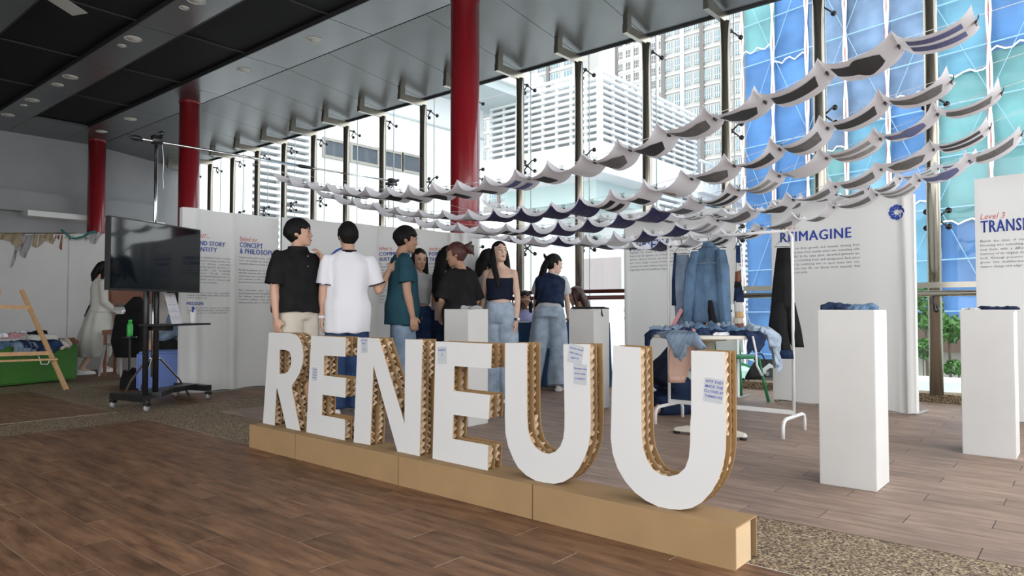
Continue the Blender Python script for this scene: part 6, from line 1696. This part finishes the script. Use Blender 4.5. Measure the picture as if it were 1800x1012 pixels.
# 5 long black hair, partly hidden behind the woman with the bun
p = Person('person with long straight black hair standing behind the one with the clipped bun', 786, 7.45, 1.63, -35, 'f', arms=[La, Ra], head=(-30, -6))
p.body().hair('long', fringe=.17); p.top('cloth_grey', .019, -.06, .53, .55, seed=7); p.bottoms('denim_dark', 1.0); p.shoes()
p.locks([([(0, -.08, .18), (0, -.10, .05), (0, -.12, -.12), (0, -.12, -.30), (0, -.10, -.42)], [.07, .085, .08, .065, .03], .55), ([(-.07, -.01, .15), (-.085, -.03, 0), (-.08, -.04, -.2)], [.03, .035, .03], .8), ([(.07, -.01, .15), (.085, -.03, 0), (.08, -.04, -.2)], [.03, .035, .03], .8)])
# 6 reddish bun, black top
p = Person('person with a reddish clipped bun and a black wide-sleeved top, seen from behind', 812, 6.95, 1.62, 30, 'f', arms=[arm((-.25, .1, -1), (.2, .5, -.5), curl=.5, n=(-1, 0, 0), ts=1), arm((.22, .05, -1), (-.1, .5, -.6), curl=.5, n=(1, 0, 0), ts=-1)], head=(50, -12), skin='skin_tan', lean=4)
p.body().hair('bun', 'hair_auburn', vol=1.06, low=.06, fringe=.17); p.top('cloth_black', .024, -.12, .515, .95, loose=.03, slw=1.7, seed=8); p.bottoms('cloth_black', 1.0); p.shoes('black_plastic', 'black_plastic')
p.locks([([(.0, -.10, .17), (-.01, -.145, .18), (.0, -.165, .13), (.02, -.14, .10)], [.035, .045, .04, .02], 1), ([(.02, -.15, .19), (.05, -.18, .22), (.07, -.19, .24)], [.02, .014, .005], 1), ([(-.02, -.15, .19), (-.03, -.19, .21), (-.03, -.22, .19)], [.02, .014, .005], 1), ([(.03, -.15, .13), (.06, -.18, .10), (.08, -.18, .06)], [.02, .014, .005], 1)], 'hair_auburn')
MB().box(tuple(p.hp(0, -.175, .15)), (.05, .03, .07)).build('hair_clip', 'black_plastic', p.root)
# 7 grey T-shirt, long hair, turned away
p = Person('person with long black hair in a loose grey T-shirt turned away beside the red column', 855, 7.75, 1.62, -40, 'f', arms=[La, arm((.18, .05, -1), (.0, .5, -.7), n=(1, 0, 0), ts=-1)], head=(-25, -10))
p.body().hair('long', fringe=.17, vol=1.05); p.top('cloth_greyd', .024, -.16, .53, .8, loose=.02, slw=1.4, seed=9); p.bottoms('denim_dark', 1.0); p.shoes()
p.locks([([(0, -.07, .17), (0, -.10, .05), (-.02, -.10, -.08), (-.03, -.08, -.20)], [.07, .085, .075, .035], .6), ([(-.075, .0, .15), (-.09, -.01, .02), (-.10, .0, -.16)], [.03, .036, .02], .8), ([(.075, .0, .14), (.085, -.01, .02), (.08, 0, -.1)], [.028, .03, .02], .8)])
# 8 navy tube top
p = Person('person in a navy cropped top and light jeans looking up to the right', 879, 7.25, 1.66, 168, 'f', arms=[arm((-.16, .03, -1), (.02, .16, -1), curl=.3, n=(-1, .2, 0), ts=1), arm((.16, -.05, -1), (0, .1, -1), n=(1, 0, 0), ts=-1)], head=(34, 10), skin='skin_pale', broad=1.0)
p.body().hair('long', fringe=.178, vol=1.0); p.top('cloth_navy', .018, .16, .40, 0, seed=10, name='tube_top'); p.bottoms('denim_pale', 1.0, .016, .045, waist=.13, seed=10); p.shoes()
p.locks([([(-.075, -.01, .15), (-.09, -.03, .03), (-.10, -.04, -.10), (-.09, -.04, -.22)], [.03, .036, .036, .018], .8), ([(.075, -.01, .15), (.088, .0, .03), (.085, .04, -.10), (.075, .075, -.22), (.07, .08, -.30)], [.03, .034, .034, .03, .014], .8), ([(0, -.09, .15), (0, -.11, 0), (0, -.11, -.18)], [.07, .08, .05], .5)])
wr = p.arms[0][2]; MB().tube([wr + Vector((0, 0, .028)), wr + Vector((0, 0, .005))], .032, 16).build('watch_strap', 'black_plastic', p.root, True)
MB().tube([wr + Vector((-.022, .022, .016)), wr + Vector((-.030, .030, .016))], .017, 16).build('watch_face', 'white_paint', p.root, True)
# 9 seated, hand to the forehead
seat = [((-.10, .36, .46), (-.10, .34, .09)), ((.10, .36, .46), (.10, .34, .09))]
p = Person('person in a lavender shirt seated behind the blue desk, hand shading the eyes', 921, 9.5, 1.60, 186, 'f', hipz=.47, legs=seat, arms=[arm((-.15, .45, -.75), (.25, .85, .1), curl=.4, n=(-1, 0, .3), ts=1), arm((.30, .60, .15), (-.75, .25, .55), curl=.25, d=(-.95, .2, .1), n=(0, .5, .8), ts=1)], head=(0, -6), skin='skin_deep', lean=10)
p.body().hair('long', fringe=.172); p.top('cloth_lavender', .018, -.05, .53, .9, seed=11); p.bottoms('denim_dark', 1.0); p.shoes('black_plastic')
p.locks([([(-.075, -.01, .15), (-.09, -.01, .03), (-.085, .02, -.08)], [.03, .04, .025], .8), ([(.075, -.01, .15), (.09, -.01, .03), (.085, .02, -.08)], [.03, .04, .025], .8), ([(0, -.09, .15), (0, -.11, 0)], [.07, .06], .5)])
# 10 denim vest, leaning on the desk
p = Person('person in a denim vest and wide cargo jeans leaning on the blue desk', 965, 8.18, 1.66, -8, 'f', lean=22, arms=[arm((-.20, .35, -.9), (-.06, .25, -.95), curl=.15, d=(0, .8, -.3), n=(0, .2, 1), ts=1), arm((.15, .35, -.9), (.02, .4, -.8), curl=.15, d=(0, .8, -.3), n=(0, .2, 1), ts=-1)], head=(-62, -12), legs=[((-.13, -.02, .50), (-.22, -.02, .085)), ((.11, .04, .50), (.12, -.06, .085))], skin='skin_pale')
p.body().hair('tied', fringe=.17, low=.03); p.top('cloth_grey', .018, -.02, .53, .62, loose=.0, slw=1.4, seed=12); p.bottoms('denim_pale', 1.0, .022, .055, waist=.06, seed=12)
p.top('denim_dark', .050, .10, .505, 0, seed=13, name='vest'); p.shoes()
p.locks([([(0, -.10, .15), (.02, -.13, .04), (.03, -.14, -.10), (.03, -.15, -.26), (.02, -.16, -.38)], [.05, .06, .06, .05, .02], .6), ([(-.01, -.11, .17), (-.03, -.14, .20), (-.05, -.15, .23)], [.03, .02, .006], 1)])
# 11 seated, dark red hair
p = Person('person with long dark red hair seated at the desk behind the pedestal, head bowed', 1028, 9.2, 1.64, 72, 'f', hipz=.50, legs=seat, arms=[arm((-.1, .5, -.8), (.1, .9, -.1), n=(0, 0, 1), ts=1), arm((.1, .5, -.8), (-.1, .9, -.1), n=(0, 0, 1), ts=-1)], head=(0, -14), lean=8, skin='skin')
p.body().hair('long', 'hair_brown', fringe=.165, vol=1.05); p.top('cloth_black', .019, -.05, .42, 0, seed=14, name='camisole'); p.bottoms('cloth_black', 1.0); p.shoes('black_plastic')
p.locks([([(.06, .0, .16), (.085, -.01, .02), (.08, -.03, -.15), (.07, -.06, -.30)], [.035, .042, .04, .02], .8), ([(0, -.07, .17), (0, -.11, .03), (0, -.13, -.14), (0, -.14, -.32)], [.07, .085, .075, .03], .6), ([(-.075, .0, .15), (-.085, -.01, 0), (-.08, -.02, -.2)], [.03, .035, .02], .8)], 'hair_brown')
# 12 kneeling on the floor behind the last letter
p = Person('person in dark navy clothes kneeling on the floor behind the last letter, one hand down', 1168, 6.45, 1.72, -60, hipz=.33, lean=38, legs=[((-.16, .30, .085), (-.14, -.12, .075)), ((.16, .30, .085), (.14, -.12, .075))], arms=[arm((-.1, .5, -.9), (.1, .3, -1), n=(-1, 0, 0), ts=1), arm((.10, .35, -.95), (.05, .30, -.95), curl=.2, d=(.1, .95, -.12), n=(0, .1, 1), ts=-1)], head=(10, -38), skin='skin')
p.fdir = Vector((0, -1, -.1)).normalized()
p.body().hair('short', vol=1.08, low=.05); p.top('cloth_navy', .022, -.1, .53, .8, loose=.02, slw=1.4, seed=15); p.bottoms('denim_dark', 1.0, .02, .02)
sh, el, wr, hand, fd, sg = p.arms[1]
MB().tube([sh.lerp(el, .72), sh.lerp(el, .92)], .062, 16).build('rolled_cuff', 'cloth_white', p.root, True)
# 13 white dress
p = Person('person in a long cream dress and white sneakers at the far left behind the stool', 175, 10.3, 1.66, -72, 'f', arms=[arm((-.1, .1, -1), (.05, .5, -.8), n=(-1, 0, 0), ts=1), arm((.14, .02, -1), (-.02, .62, -.62), curl=.4, n=(1, 0, 0), ts=-1)], head=(-4, -14), legs=[((-.09, .16, .48), (-.10, .10, .085)), ((.09, -.02, .48), (.10, -.26, .085))], skin='skin_pale')
p.body().hair('long', fringe=.168); p.top('cloth_cream', .020, .0, .53, 1.9, loose=.02, seed=16, name='bodice'); p.shoes()
mb = MB(); R = []
for z, hw, hd in ((.13, .125, .105), (.04, .18, .15), (-.1, .20, .19), (-.25, .22, .23), (-.42, .23, .26), (-.58, .24, .28), (-.68, .22, .26)):
    R.append([tuple(Vector((q[0], q[1] - .06 * max(0, -z), q[2]))) for q in p.ring(z, hw, hd, 0, 0, 48, .06 if z < 0 else 0.01, 9, z * 3)])
mb.rings(R); build_remesh('skirt', mb, .012, 'cloth_cream', p.root, 2, .005, 22, 4)
MB().rings([p.ring(.105, .128, .108, .005, .022), p.ring(.135, .124, .104, .005, .022)], False).build('belt', 'cloth_black', p.root, True)
MB().tube([p.tp(0, -.13, .12), p.tp(.01, -.16, .06), p.tp(.0, -.20, -.06)], [.016, .016, .012], 6, flat=.4).build('belt_tail', 'cloth_black', p.root)
p.locks([([(.07, -.01, .15), (.085, -.02, .02), (.085, .0, -.12)], [.03, .036, .012], .8), ([(0, -.09, .15), (0, -.12, 0), (0, -.10, -.10)], [.07, .075, .03], .6), ([(-.07, -.01, .15), (-.085, -.02, .02)], [.03, .03], .8)])
# 14 seated behind the screen stand
p = Person('person in a dark denim jacket seated behind the screen, mostly hidden', 318, 9.35, 1.62, 100, 'f', hipz=.47, legs=seat, arms=[arm((-.1, .3, -.9), (.1, .7, -.4), n=(-1, 0, 0), ts=1), arm((.1, .3, -.9), (-.1, .7, -.4), n=(1, 0, 0), ts=-1)], head=(0, -10), lean=6)
p.body().hair('long'); p.top('denim_wash', .026, -.05, .53, 1.8, seed=17, name='jacket'); p.bottoms('cloth_black', .4, name='shorts'); p.shoes('soffit_teal')
def stool(px, D, label):
    t = thing('stool', label, 'stool', (*ground(px, D), 0), 0.3, 'stools under seated people')
    MB().lathe([(.17, .355), (.18, .365), (.17, .38)], n=24).build('seat', 'plastic_grey', t, True)
    for sx in (-1, 1):
        for sy in (-1, 1): MB().beam((sx * .12, sy * .12, .36), (sx * .16, sy * .16, 0), .025, .025).build('leg', 'plastic_grey', t)
stool(921, 9.5, 'grey stool under the seated person in lavender'); stool(1034, 9.2, 'grey stool under the seated person with dark red hair'); stool(318, 9.35, 'grey stool under the seated person behind the screen')
